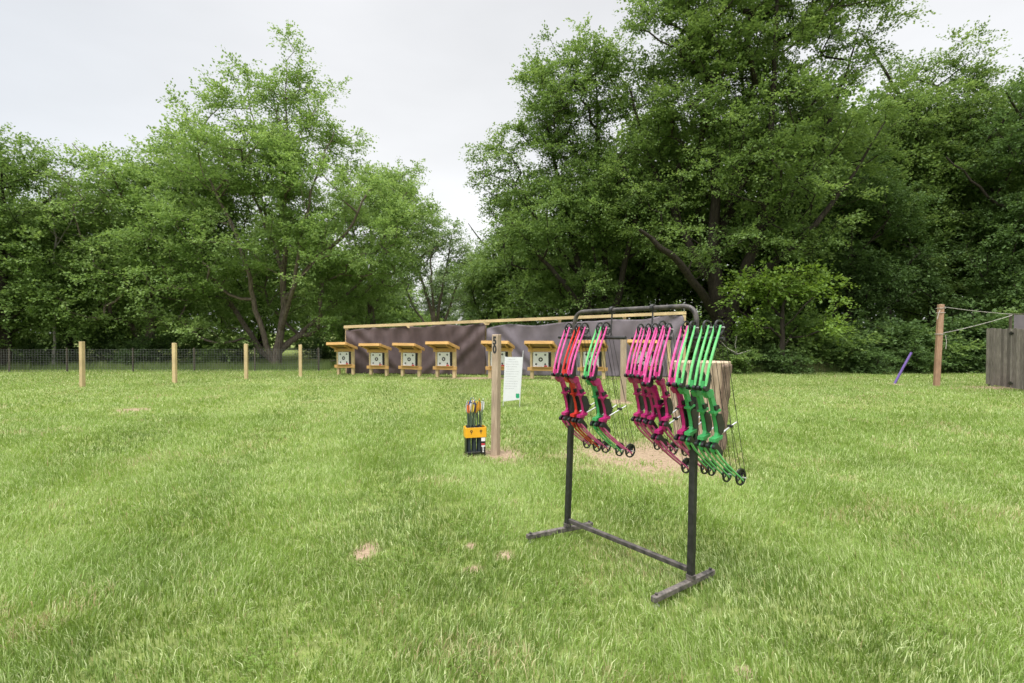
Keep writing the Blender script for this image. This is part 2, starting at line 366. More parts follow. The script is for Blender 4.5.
# gravel track running off beyond the lawn
pl = [ground(285, 366.5), ground(305, 364.8), ground(325, 361.5), ground(352, 357.5), ground(395, 354)]
mb = MB(); vs = []; fs = []
for i, p in enumerate(pl):
    vs += [(p.x, p.y-.55, .012), (p.x+.3, p.y+.75, .012)]
    if i: fs.append((2*i-2, 2*i, 2*i+1, 2*i-1))
mb.add(vs, fs); tag(mb.build('path', M['gravel']), kind='structure')

# grass: every blade its own bent strip
_a = ground(210, 560); _b = ground(325, 385); _d = (_b-_a).normalized(); SN = (_d.y, -_d.x)
def grass():
    parts = []
    bands = [(1.9, 4.0, 8500, .95), (4.0, 6.5, 4200, 1.15), (6.5, 10, 1700, 1.6), (10, 16, 560, 2.4), (16, 27, 190, 3.6)]
    for y0, y1, den, wf in bands:
        half = y1*1.14+.6
        n = int((y1-y0)*2*half*den)
        x = rng.uniform(-half, half, n); y = rng.uniform(y0, y1, n)
        k = np.abs(x) < y*1.12+.5
        x = x[k]; y = y[k]
        soil = soil_mask_np(x, y)
        cl = vnoise(x*3.1, y*3.1, seed=1)*.6+vnoise(x*8, y*8, seed=2)*.4
        keep = (rng.random(len(x)) > soil*1.05) & (rng.random(len(x)) < .35+cl*1.1)
        if y0 < 16: pass
        x = x[keep]; y = y[keep]; cl = cl[keep]; soil = soil[keep]; n = len(x)
        big = vnoise(x*.55, y*.55, seed=9); mid = vnoise(x*1.6, y*1.6, seed=12)
        L = (.028+.05*cl+.035*rng.random(n)**2)*(.7+.55*mid)*(1-.5*soil)
        tall = rng.random(n) < .03; L = np.where(tall, L*1.6, L)
        if y0 >= 10: L *= .85
        W = (.0016+.0017*rng.random(n))*wf
        a = rng.uniform(0, 2*np.pi, n); lean = rng.uniform(.1, .9, n)+(rng.random(n) < .15)*.5
        # wind / mowing direction per patch
        pa = vnoise(x*.9, y*.9, seed=21)*2*np.pi*1.5
        dx = np.cos(a)*.7+np.cos(pa)*.55; dy = np.sin(a)*.7+np.sin(pa)*.55
        dl = np.hypot(dx, dy)+1e-6; dx /= dl; dy /= dl
        b = rng.uniform(0, np.pi, n); sx = np.cos(b)*W; sy = np.sin(b)*W
        h1 = L*.55*np.cos(lean*.5); o1 = L*.55*np.sin(lean*.5)
        h2 = h1+L*.45*np.cos(lean*1.5); o2 = o1+L*.45*np.sin(lean*1.5)
        z0 = -.004*np.ones(n)
        V = np.stack([
            np.stack([x-sx, y-sy, z0], 1), np.stack([x+sx, y+sy, z0], 1),
            np.stack([x+dx*o1+sx*.85, y+dy*o1+sy*.85, h1], 1), np.stack([x+dx*o1-sx*.85, y+dy*o1-sy*.85, h1], 1),
            np.stack([x+dx*o2, y+dy*o2, np.maximum(h2, .006)], 1)], 1)
        stripe = .5+.5*np.sin((x*SN[0]+y*SN[1])*2*np.pi/1.9+1.2*np.sin(y*.21)+2.2)
        tint = .16+.34*rng.random(n)+.24*(big-.5)+.26*(stripe-.5)*np.clip((9-np.abs(x+1.5))/6, 0, 1)+.2*(mid-.5)
        dry = rng.random(n) < (.10+.22*vnoise(x*.7, y*.7, seed=31)); tint = np.where(dry, .68+.2*rng.random(n), np.minimum(tint, .86)); br = vnoise(x*1.1, y*1.1, seed=41)*.7+vnoise(x*4, y*4, seed=42)*.3; tint = np.where((rng.random(n) < np.clip((br-.63)*2.2, .012, .3)), .9+.1*rng.random(n), tint)
        parts.append((V, np.clip(tint, 0, 1)))
    # loose tufts of longer paler blades
    nt_ = 3600; d_ = np.sqrt(rng.uniform(1.9**2, 10.5**2, nt_)); cx_ = rng.uniform(-1.15, 1.15, nt_)*d_; per = 16
    x = np.repeat(cx_, per)+rng.normal(0, .022, nt_*per); y = np.repeat(d_, per)+rng.normal(0, .022, nt_*per); n = len(x)
    k = soil_mask_np(x, y) < .5; x = x[k]; y = y[k]; n = len(x)
    L = rng.uniform(.05, .125, n); W = rng.uniform(.0014, .0026, n)*(1+np.maximum(0, y-4)*.12); a = rng.uniform(0, 6.283, n); lean = rng.uniform(.3, 1.25, n); b = rng.uniform(0, np.pi, n)
    sx = np.cos(b)*W; sy = np.sin(b)*W; dx = np.cos(a); dy = np.sin(a); h1 = L*.55*np.cos(lean*.5); o1 = L*.55*np.sin(lean*.5); h2 = h1+L*.45*np.cos(lean*1.45); o2 = o1+L*.45*np.sin(lean*1.45); z0 = -.004*np.ones(n)
    V = np.stack([np.stack([x-sx, y-sy, z0], 1), np.stack([x+sx, y+sy, z0], 1), np.stack([x+dx*o1+sx*.85, y+dy*o1+sy*.85, h1], 1), np.stack([x+dx*o1-sx*.85, y+dy*o1-sy*.85, h1], 1), np.stack([x+dx*o2, y+dy*o2, np.maximum(h2, .01)], 1)], 1)
    parts.append((V, np.clip(.45+rng.normal(0, .17, n)+.3*(rng.random(n) < .15), 0, .88)))
    V = np.concatenate([p[0] for p in parts]); T = np.concatenate([p[1] for p in parts]); n = len(V)
    base = (np.arange(n)*5)[:, None]
    q = base+np.array([[0, 1, 2, 3]]); t = base+np.array([[3, 2, 4]])
    print('grass blades', n)
    o = np_mesh('grass', V.reshape(-1, 3), q, t, M['blade'], attrs={'tint': np.repeat(T, 5)})
    tag(o, 'short bright green lawn grass with paler dry blades', 'grass', kind='stuff')
grass()

def clover():
    Vs = []; T = []
    for _ in range(90):
        d = math.sqrt(random.uniform(2.0**2, 9**2)); cx = random.uniform(-1.1, 1.1)*d; rr = random.uniform(.08, .35); k = int(rr*rr*2600)+8
        a = rng.uniform(0, 6.283, k); q = np.sqrt(rng.random(k))*rr; x = cx+np.cos(a)*q; y = d+np.sin(a)*q; z = rng.uniform(.02, .045, k)
        for j in range(3):
            b = a*7+j*2.094; s_ = rng.uniform(.006, .011, k); c_, sn = np.cos(b), np.sin(b); up = rng.uniform(-.1, .35, k)*s_
            p = np.stack([x, y, z], 1); u = np.stack([c_*s_, sn*s_, up], 1); v = np.stack([-sn*s_*.55, c_*s_*.55, up*.2], 1)
            Vs.append(np.stack([p, p+u*.7+v, p+u*1.15, p+u*.7-v], 1)); T.append(.3+.3*rng.random(k))
    V = np.concatenate(Vs); T = np.concatenate(T); q = (np.arange(len(V))*4)[:, None]+np.array([[0, 1, 2, 3]])
    tag(np_mesh('clover', V.reshape(-1, 3), q, mat=M['leaf_yellow'], attrs={'tint': np.repeat(T, 4)}), 'low round leaved clover scattered through the lawn', 'clover', kind='stuff')
clover()

# ------------------------------------------------------------------ trees
def leaf_mesh(name, A, outw, mat, parent, twigs=7, per=14, tl=.8, size=.12, droop=.25, up=.25, tintb=.5, tz=None, flat=.38):
    """A: (n,3) anchor points; sprays of twigs with leaves along them."""
    n = len(A); T = n*twigs
    P0 = np.repeat(A, twigs, 0); O = np.repeat(outw, twigs, 0)
    D = O*.75+rng.normal(0, .75, (T, 3)); D[:, 2] = D[:, 2]*flat+up; D /= np.linalg.norm(D, axis=1)[:, None]
    TL = tl*rng.uniform(.55, 1.2, T)
    s = np.tile(np.linspace(.12, 1, per), (T, 1))+rng.uniform(-.04, .04, (T, per))
    P = P0[:, None]+D[:, None]*(TL[:, None]*s)[..., None]
    P[..., 2] -= droop*TL[:, None]*s**2
    P += rng.normal(0, .045*tl/.8, P.shape)
    P = P.reshape(-1, 3); m = len(P)
    Dl = np.repeat(D, per, 0)+rng.normal(0, .5, (m, 3)); Dl[:, 2] -= .25; Dl /= np.linalg.norm(Dl, axis=1)[:, None]
    Nn = rng.normal(0, .38, (m, 3)); Nn[:, 2] += 1.0
    S = np.cross(Dl, Nn); S /= np.linalg.norm(S, axis=1)[:, None]+1e-9
    Ls = size*rng.uniform(.65, 1.25, m)[:, None]; Ws = Ls*.36
    nrm = np.cross(S, Dl)
    V = np.stack([P, P+Dl*Ls*.5+S*Ws+nrm*Ls*.08, P+Dl*Ls, P+Dl*Ls*.5-S*Ws+nrm*Ls*.08], 1)
    cl = np.repeat(rng.normal(0, .13, n), twigs*per)
    sp = np.repeat(rng.normal(0, .07, T), per)
    t = np.clip(tintb+cl+sp+rng.normal(0, .13, m), 0, 1)
    q = (np.arange(m)*4)[:, None]+np.array([[0, 1, 2, 3]])
    return np_mesh(name, V.reshape(-1, 3), q, mat=mat, parent=parent, attrs={'tint': np.repeat(t, 4)})

def grow(stems, A, r0=.011, pw=.5):
    """stems: list of polylines (lists of (x,y,z)) ; A attractors. returns node pos,parent,radius"""
    pos = []; par = []; fixed = []
    for st in stems:
        pts = [np.array(p[:3], float) for p in st]; rad = [p[3] if len(p) > 3 else 0 for p in st]
        start = -1
        if pos:
            d = np.linalg.norm(np.array(pos)-pts[0], axis=1); j = int(np.argmin(d))
            if d[j] < .6: start = j
        last = start
        if start == -1: pos.append(pts[0]); par.append(-1); fixed.append(rad[0]); last = len(pos)-1
        for a, b, ra, rb in zip(pts[:-1], pts[1:], rad[:-1], rad[1:]):
            k = max(1, int(np.linalg.norm(b-a)/.45)); per_ = rng.normal(0, .03, (k, 3))
            for i in range(1, k+1):
                f = i/k; pos.append(a+(b-a)*f+per_[i-1]*(i < k)); par.append(last); fixed.append(ra+(rb-ra)*f); last = len(pos)-1
    nstem = len(pos)
    base = np.array(stems[0][0][:3]); cent = A.mean(0)
    o = np.argsort(np.linalg.norm((A-np.array([base[0], base[1], base[2]+1]))*np.array([1, 1, .8]), axis=1))
    weight = [0]*len(pos)
    Np = np.zeros((60000, 3)); Np[:len(pos)] = pos; cnt = len(pos)
    for idx in o:
        a = A[idx]; P = Np[:cnt]; d = P-a; dist = np.sqrt((d**2).sum(1))
        cost = dist+.9*np.maximum(0, d[:, 2]+.35*dist)
        cost = np.where(np.arange(cnt) < nstem, cost, cost*1.02+.05)
        j = int(np.argmin(cost)); L = dist[j]; k = max(1, int(L/.5)); s = Np[j].copy(); last = j
        bow = np.array([0, 0, -.08*L])+rng.normal(0, .05*L, 3)
        for i in range(1, k+1):
            f = i/k; p = s+(a-s)*f+bow*(4*f*(1-f))*.8
            Np[cnt] = p; par.append(last); fixed.append(0); weight.append(0); last = cnt; cnt += 1
            if cnt >= 59990: break
        weight[last] += 1
    W = np.array(weight, float)
    for i in range(cnt-1, 0, -1):
        if par[i] >= 0: W[par[i]] += W[i]
    rad = np.maximum(r0*np.maximum(W, .8)**pw, np.array(fixed))
    return Np[:cnt].copy(), np.array(par), rad
def wood_mesh(name, pos, par, rad, mat, parent, rmin=.009):
    Vs = []; Qs = []; off = 0
    idx = np.where((par >= 0) & (rad > rmin))[0]
    for lo, hi, n in ((0, .03, 4), (.03, .08, 6), (.08, 9, 12)):
        k = idx[(rad[idx] >= lo) & (rad[idx] < hi)]
        if not len(k): continue
        a = pos[par[k]]; b = pos[k]; rb = rad[k]; ra = np.minimum(rad[par[k]], rb*1.35)
        t = b-a; ln = np.linalg.norm(t, axis=1)[:, None]+1e-9; t = t/ln; b = b+t*np.minimum(rb*.4, .05)[:, None]
        ref = np.tile([0.31, .95, 0.02], (len(k), 1)); u = ref-t*(ref*t).sum(1)[:, None]; u /= np.linalg.norm(u, axis=1)[:, None]; v = np.cross(t, u)
        ang = 2*np.pi*np.arange(n)/n; ca = np.cos(ang)[None, :, None]; sa = np.sin(ang)[None, :, None]
        ringa = a[:, None]+(u[:, None]*ca+v[:, None]*sa)*ra[:, None, None]; ringb = b[:, None]+(u[:, None]*ca+v[:, None]*sa)*rb[:, None, None]
        V = np.concatenate([ringa, ringb], 1).reshape(-1, 3)
        ii = np.arange(n); f = np.stack([ii, (ii+1) % n, (ii+1) % n+n, ii+n], 1)
        Q = (np.arange(len(k))*2*n)[:, None, None]+f[None]+off
        Vs.append(V); Qs.append(Q.reshape(-1, 4)); off += len(V)
    return np_mesh(name, np.concatenate(Vs), np.concatenate(Qs), mat=mat, parent=parent, smooth=True)

def sample_env(ells, n, shell=.45, noise_s=.7, cut=.44, seed=0):
    """ells: list of (cx,cy,cz,rx,ry,rz,weight) world-local metres"""
    W = np.array([e[3]*e[4]*e[5]*e[6] for e in ells]); W = W/W.sum(); out_ = []; outd = []
    for e, wgt in zip(ells, W):
        k = int(n*wgt*3.4)+6
        d = rng.normal(0, 1, (k, 3)); d /= np.linalg.norm(d, axis=1)[:, None]
        r_ = rng.random(k)**(shell); wob = 1+.22*(vnoise(d[:, 0]*2.2+9, d[:, 1]*2.2+9, d[:, 2]*2.2+seed*3.7, seed)-.5)*2
        p = d*(r_*wob)[:, None]*np.array(e[3:6])+np.array(e[:3])
        m = vnoise(p[:, 0]*noise_s+50, p[:, 1]*noise_s+50, p[:, 2]*noise_s*1.5+50, seed+5) > cut
        p = p[m]; d = d[m]; kk = int(n*wgt); out_.append(p[:kk]); outd.append(d[:kk]*np.minimum(1, r_[m][:kk, None]*1.2))
    return np.concatenate(out_), np.concatenate(outd)

def tree(name, base, ells, n, stems, leafmat, bark, label, cat='tree', group=None, r0=.0095, tk=None, shell=.45, cut=.44, seed=0, ns=.7, rmin=.009, clear=None):
    root = empty(name, base, 0, label, cat, group)
    A, O = sample_env(ells, n, shell, ns, cut, seed)
    k = A[:, 2] > .25
    if clear: k &= ~((np.abs(A[:, 0]-clear[0]) < clear[1]) & (A[:, 1] < .6) & (A[:, 2] < clear[2]))
    A = A[k]; O = O[k]
    pos, par, rad = grow(stems, A, r0)
    wood_mesh('trunk', pos, par, rad, bark, root, rmin)
    leaf_mesh('crown', A, O, leafmat, root, **(tk or {}))
    return root
def envpx(base, Y, lst):
    """ellipsoids given by their picture outline at distance Y -> local metres; (px,py,rx,ry,depthfac,dy,weight)"""
    o = []
    for (px, py, rx, ry, df, dy, wt) in lst:
        c = at(px, py, Y+dy); s = (Y+dy)/F
        o.append((c.x-base.x, c.y-base.y, c.z-base.z, rx*s, rx*s*df, ry*s, wt))
    return o
def stempx(base, Y, lst):
    res = []
    for st in lst:
        s = []
        for (px, py, dy, r_) in st:
            c = at(px, py, Y+dy); s.append((c.x-base.x, c.y-base.y, max(c.z, 0)-base.z, r_))
        res.append(s)
    return res

# T1: the big maple on the left
Y = 24.0; B = Vector((at(276, 368, Y).x, Y, 0))
st = stempx(B, Y, [
    [(277, 380, 0, 0.311), (276, 366, 0, 0.244), (277, 352, 0, 0.200), (281, 330, 0, 0.170), (284, 300, .2, 0.148), (283, 270, .2, 0.126), (287, 235, 0, 0.104), (284, 200, 0, 0.081), (290, 160, .2, 0.059), (286, 110, 0, 0.037), (287, 60, 0, 0.015)],
    [(276, 366, 0, 0.148), (266, 345, -.3, 0.126), (255, 310, -.6, 0.111), (248, 270, -1, 0.089), (232, 225, -1.2, 0.059), (205, 170, -1.4, 0.037)],
    [(277, 352, 0, 0.118), (300, 335, .6, 0.111), (325, 312, 1.0, 0.089), (352, 290, 1.2, 0.067), (390, 250, 1.5, 0.037)],
    [(284, 300, .2, 0.104), (310, 265, -.8, 0.089), (345, 235, -1.5, 0.059), (370, 190, -1.8, 0.037)],
    [(276, 362, 0, 0.118), (262, 352, 1.2, 0.096), (235, 310, 1.6, 0.081), (200, 270, 1.6, 0.059), (150, 240, 1.6, 0.037)],
    [(281, 330, 0, 0.104), (293, 290, -1.2, 0.089), (300, 240, -1.6, 0.067), (315, 180, -1.6, 0.044), (335, 130, -1.4, 0.022)],
    [(283, 270, 0, 0.089), (268, 225, 1, 0.074), (255, 170, 1.2, 0.052), (235, 110, 1, 0.022)]])
en = envpx(B, Y, [(274, 125, 54, 52, .9, 0, 1.0), (203, 122, 36, 28, .9, 0, .7), (322, 128, 36, 46, .9, 0, .8), (287, 66, 17, 34, 1, 0, 1.9),
                  (245, 190, 92, 62, .8, 0, .9), (340, 235, 82, 66, .8, 0, .9), (205, 262, 92, 60, .7, 0, .8), (300, 290, 88, 40, .7, -.5, .8), (395, 215, 36, 42, .9, 0, .7), (230, 320, 70, 24, .8, .3, .5)])
tree('maple_tree', B, en, 930, st, M['leaf_bright'], M['bark'],
     'tall broad bright green maple with forked grey trunk left of the dark tarp', 'tree', tk=dict(twigs=10, per=19, tl=.98, size=.112, up=.3), seed=1, clear=(-.1, 1.7, 4.4))

def simple_stems(h, lean=(0, 0), r_=.16, nlimb=5, spread=.28, fork=.35):
    st = [[(0, 0, -.1, r_*1.4), (0, 0, .3, r_*1.05)]+[(lean[0]*f+random.uniform(-.08, .08)*h*.1, lean[1]*f, h*f, r_*(1-f*.85)) for f in (.15, .3, .45, .6, .75, .9)]]
    for i in range(nlimb):
        f = fork+(.45-.0)*i/nlimb; a = 2.4*i+random.random(); L = h*spread*random.uniform(.7, 1.15)
        b = (lean[0]*f, lean[1]*f, h*f)
        st.append([(b[0], b[1], b[2], r_*.5), (b[0]+math.cos(a)*L*.5, b[1]+math.sin(a)*L*.5, b[2]+L*.45, r_*.35), (b[0]+math.cos(a)*L, b[1]+math.sin(a)*L, b[2]+L*1.0, r_*.15)])
    return st
TK = dict(twigs=8, per=17, tl=.98, size=.122)
# T0 far left dark trees
def px_tree(name, px, Y, outline, n, leafm, barkm, label, h=None, r_=.16, tk=None, nl=5, seed=0, shell=.45, cut=.42, group=None, lean=(0, 0), **k):
    B = Vector((at(px, 366, Y).x, Y, 0)); en = envpx(B, Y, outline)
    top = max(e[2]+e[5] for e in en); h = h or top*.95
    return tree(name, B, en, n, simple_stems(h, lean, r_, nl), leafm, barkm, label, 'tree', group, tk=tk or TK, seed=seed, shell=shell, cut=cut, **k)
px_tree('forest_tree', 5, 23, [(0, 230, 62, 95, .8, 0, 1), (-20, 290, 85, 60, .8, 0, .8), (8, 165, 26, 34, 1, 0, 1)], 520, M['leaf_mid'], M['bark_dark'], 'dark green pointed tree at the far left edge of the wood', seed=2)
px_tree('forest_tree', 150, 25.8, [(140, 215, 80, 68, .8, 0, 1), (95, 215, 42, 55, .8, 0, .8), (200, 200, 50, 50, .8, 0, .8), (130, 290, 85, 44, .8, 0, .7), (165, 165, 36, 26, 1, 0, .8)], 800, M['leaf_bright'], M['bark'], 'rounded bright green tree left of the big forked maple', seed=3)
px_tree('forest_tree', 70, 24.5, [(75, 300, 48, 40, .9, 0, 1), (95, 268, 30, 30, .9, 0, .8)], 230, M['leaf_bright'], M['bark_dark'], 'low spreading tree in front of the bare dead trunk on the left', h=5, r_=.1, seed=4)
px_tree('forest_tree', 372, 31, [(375, 230, 55, 62, .8, 0, 1), (352, 300, 45, 40, .8, 0, .7), (400, 190, 26, 34, 1, 0, .8)], 480, M['leaf_bright'], M['bark'], 'light green tree directly behind the right side of the big maple', seed=5)
# distant thin tree in the gap
Y = 44.; B = Vector((at(437, 350, Y).x, Y, 0))
st = stempx(B, Y, [[(440, 360, 0, .22), (436, 330, 0, .17), (428, 300, 0, .13), (415, 260, 0, .08), (405, 235, 0, .04)], [(436, 330, 0, .15), (440, 300, 0, .12), (447, 265, 0, .07), (452, 235, 0, .04)],
                   [(440, 335, 0, .12), (452, 300, 1, .1), (465, 260, 1, .05)], [(436, 333, 0, .12), (432, 290, -1, .09), (430, 250, -1, .05)], [(437, 340, 0, .1), (415, 310, 1, .08), (398, 270, 1, .04)]])
tree('slender_tree', B, envpx(B, Y, [(435, 255, 46, 42, .8, 0, 1), (410, 285, 24, 26, .8, 0, .6), (458, 280, 24, 40, .8, 0, .6), (440, 232, 22, 18, 1, 0, .8)]), 300, st, M['leaf_pale'], M['bark'],
     'distant pale many stemmed tree in the gap of open sky', tk=dict(twigs=6, per=10, tl=1.1, size=.17), cut=.42, seed=6)
# right hand trees
Y = 25.5; B = Vector((at(592, 366, Y).x, Y, 0))
st = stempx(B, Y, [[(592, 385, 0, .34), (591, 360, 0, .25), (590, 320, 0, .2), (584, 280, 0, .17), (572, 240, 0, .14), (560, 190, 0, .1), (548, 130, 0, .06), (541, 80, 0, .02)],
                   [(591, 355, 0, .2), (603, 310, .5, .18), (606, 270, .5, .15), (600, 210, .5, .12), (598, 140, .5, .08), (596, 70, .3, .03)],
                   [(591, 360, 0, .18), (618, 300, -.5, .16), (628, 250, -1, .13), (640, 200, -1.2, .08)],
                   [(590, 320, 0, .14), (565, 285, -1, .12), (535, 250, -1.4, .08), (505, 215, -1.5, .04)],
                   [(584, 280, 0, .12), (548, 235, 1, .08), (515, 190, 1, .04)]])
tree('maple_tree', B, envpx(B, Y, [(570, 115, 52, 72, .9, 0, 1), (600, 70, 40, 45, .9, 0, .9), (528, 170, 46, 42, .9, 0, .8), (560, 235, 78, 55, .8, 0, .8), (625, 190, 66, 80, .8, 0, .8), (540, 88, 17, 38, 1, 0, .8), (500, 150, 24, 22, 1, 0, .7), (555, 292, 62, 26, .8, 0, .6)]),
     820, st, M['leaf_mid'], M['bark_dark'], 'tall maple behind the right half of the tarp with several dark leaning stems', tk=dict(twigs=9, per=19, tl=.98, size=.112), seed=7)
Y = 23.; B = Vector((at(722, 366, Y).x, Y, 0))
st = stempx(B, Y, [[(722, 392, 0, .62), (722, 366, 0, .45), (722, 330, 0, .38), (716, 290, 0, .33), (713, 250, 0, .26), (716, 200, 0, .2), (712, 140, 0, .15), (706, 70, 0, .1), (705, 0, 0, .06), (705, -60, 0, .03)],
                   [(722, 340, 0, .28), (738, 290, -.5, .26), (756, 240, -.8, .22), (768, 180, -1, .17), (772, 110, -1, .12), (776, 30, -1, .06), (778, -40, -.8, .03)],
                   [(716, 290, 0, .2), (692, 250, .5, .18), (668, 200, .8, .14), (645, 150, 1, .1), (630, 90, 1, .05)],
                   [(722, 330, 0, .2), (700, 290, -1.2, .17), (672, 255, -2, .13), (640, 230, -2.4, .07)],
                   [(738, 290, -.5, .2), (775, 262, -1, .16), (815, 225, -1.5, .12), (850, 180, -1.6, .07), (880, 130, -1.6, .03)],
                   [(756, 240, -.8, .18), (800, 180, 0, .14), (830, 120, .4, .09), (850, 60, .5, .05)],
                   [(713, 250, 0, .16), (740, 190, 1.5, .13), (745, 120, 2, .09), (740, 40, 2, .05)]])
tree('maple_tree', B, envpx(B, Y, [(745, 20, 100, 95, .85, 0, 1), (690, 70, 72, 80, .85, 0, .9), (815, 45, 72, 75, .85, 0, .9), (740, 150, 120, 70, .75, 0, .9), (840, 130, 62, 70, .8, 0, .8), (650, 180, 50, 60, .8, 0, .7), (740, 228, 110, 45, .7, -.5, .7), (870, 20, 32, 40, 1, 0, .8), (735, -90, 85, 60, .9, 0, .8), (660, 20, 40, 50, .9, 0, .8)]),
     1330, st, M['leaf_right'], M['bark_dark'], 'giant spreading maple behind the rack whose crown leaves the top of the picture', tk=dict(twigs=9, per=19, tl=.98, size=.112), seed=8)
px_tree('forest_tree', 935, 27.5, [(930, 120, 52, 68, .9, 0, 1), (950, 200, 62, 60, .8, 0, .9), (900, 250, 60, 60, .8, 0, .8), (985, 130, 40, 62, .9, 0, .8), (905, 160, 45, 60, .9, 0, .8), (965, 65, 26, 26, 1, 0, .8), (1000, 270, 50, 50, .8, 0, .5)], 1050, M['leaf_right'], M['bark_dark'],
        'upright tree on the right with its top clear of the sky behind the timber pole', r_=.24, seed=9)
px_tree('forest_tree', 1045, 24, [(1045, 150, 60, 80, .8, 0, 1), (1060, 240, 80, 60, .8, 0, .8), (1050, 95, 30, 30, 1, 0, .7), (1010, 290, 46, 40, .9, 0, .7)], 620, M['leaf_dark'], M['bark_dark'], 'dark tree half cut by the right edge above the board fence', r_=.2, seed=10)
px_tree('forest_tree', 850, 26, [(850, 210, 55, 50, .8, 0, 1), (870, 280, 60, 45, .8, 0, .8), (820, 260, 40, 40, .9, 0, .7)], 520, M['leaf_dark'], M['bark_dark'], 'dark rounded tree between the giant maple and the timber pole', r_=.14, seed=11)
px_tree('young_maple', 782, 20.6, [(778, 285, 40, 18, .9, 0, 1), (752, 298, 26, 20, 1, 0, .8), (818, 292, 28, 16, 1, 0, .8), (795, 325, 50, 16, .9, 0, .5), (838, 300, 22, 12, 1, 0, .6)], 150, M['leaf_yellow'], M['bark_dark'],
        'small yellow green young maple in front of the giant maple', h=3.0, r_=.05, nl=4, tk=dict(twigs=6, per=9, tl=.75, size=.13, up=.05), seed=12, cut=.5)
px_tree('forest_tree', 500, 36, [(500, 285, 44, 42, .8, 0, 1), (520, 255, 34, 40, .8, 0, .9)], 360, M['leaf_mid'], M['bark_dark'], 'green tree just right of the sky gap behind the tarp', seed=13)
# outside the frame, for the side-step
px_tree('forest_tree', -120, 24, [(-120, 210, 90, 90, .8, 0, 1), (-110, 290, 90, 50, .8, 0, .7)], 420, M['leaf_mid'], M['bark_dark'], 'leafy tree just beyond the left edge of the picture', seed=14)

# forest rows behind: three prototypes, copied
ordn = ['first', 'second', 'third', 'fourth', 'fifth', 'sixth', 'seventh', 'eighth', 'ninth', 'tenth', 'eleventh', 'twelfth', 'thirteenth', 'fourteenth', 'fifteenth', 'sixteenth', 'seventeenth', 'eighteenth', 'nineteenth', 'twentieth', 'twenty-first', 'twenty-second', 'twenty-third', 'twenty-fourth']
protos = []
TKB = dict(twigs=6, per=11, tl=1.2, size=.21)
for s_ in range(3):
    e = [(0, 0, 7.5, 3.4, 3.4, 4.6, 1), (random.uniform(-1, 1), 0, 4.6, 3.4, 3.4, 3.2, .8), (random.uniform(-1, 1), 0, 10.5, 2.0, 2.0, 2.4, .9)]
    protos.append(tree('woodland_tree', (0, 0, 0), e, 480, simple_stems(12, (random.uniform(-.5, .5), 0), .17), M['leaf_mid' if s_ else 'leaf_dark'], M['bark_dark'], 'x', 'tree', 'trees of the wood behind the lawn', tk=TKB, seed=20+s_, cut=.33))
rowspec = [(-330, 30, .95), (-215, 33, 1.0), (-60, 29, .95), (10, 33, .95), (70, 36, .85), (135, 33, .8), (200, 35, .8), (262, 32, .75), (318, 38, .8), (355, 42, .62),
           (395, 56, .72), (440, 60, .7), (478, 54, .8), (530, 34, .9), (585, 32, .95), (640, 30, 1.05), (690, 34, 1.2), (748, 30, 1.1), (800, 33, 1.2), (850, 31, 1.25), (905, 36, 1.3), (955, 32, 1.15), (1010, 30, 1.2), (1070, 33, 1.3), (1150, 28, 1.2), (1280, 30, 1.2)]
left_n = right_n = gap_n = 0
for i, (px, Y, s_) in enumerate(rowspec):
    o = protos[i] if i < 3 else copy_tree(protos[random.randrange(3)])
    o.location = (at(px, 350, Y).x, Y, 0); o.rotation_euler = (0, 0, random.uniform(0, 6.28)); o.scale = (s_, s_, s_*random.uniform(.95, 1.05))
    if px < 380: o['label'] = 'background tree deep in the left wood, %s from the left' % ordn[left_n]; left_n += 1
    elif px < 500:
        for ch in o.children:
            if ch.name.startswith('crown'): ch.material_slots[0].link = 'OBJECT'; ch.material_slots[0].material = M['leaf_pale']
        o['label'] = 'low distant tree on the horizon of the sky gap, %s from the left' % ordn[gap_n]; gap_n += 1
    else: o['label'] = 'background tree deep in the right wood, %s from the left' % ordn[right_n]; right_n += 1

# far-off wood as one mass
Aw = []
for _ in range(2300):
    x = random.uniform(-75, 75); y = 47+random.uniform(0, 6)+abs(x)*.05
    h = 6.5+2.5*math.sin(x*.21)+1.5*math.sin(x*.57+1)
    if -10 < x < 1: h *= .55
    Aw.append((x, y, random.uniform(.3, h)))
Aw = np.array(Aw); Ow = np.tile([0, -.6, .3], (len(Aw), 1))
o = leaf_mesh('far_wood', Aw, Ow, M['leaf_mid'], None, twigs=7, per=9, tl=1.7, size=.42, tintb=.5)
tag(o, 'dense far wood closing the view behind the trunks', 'woodland', kind='stuff')

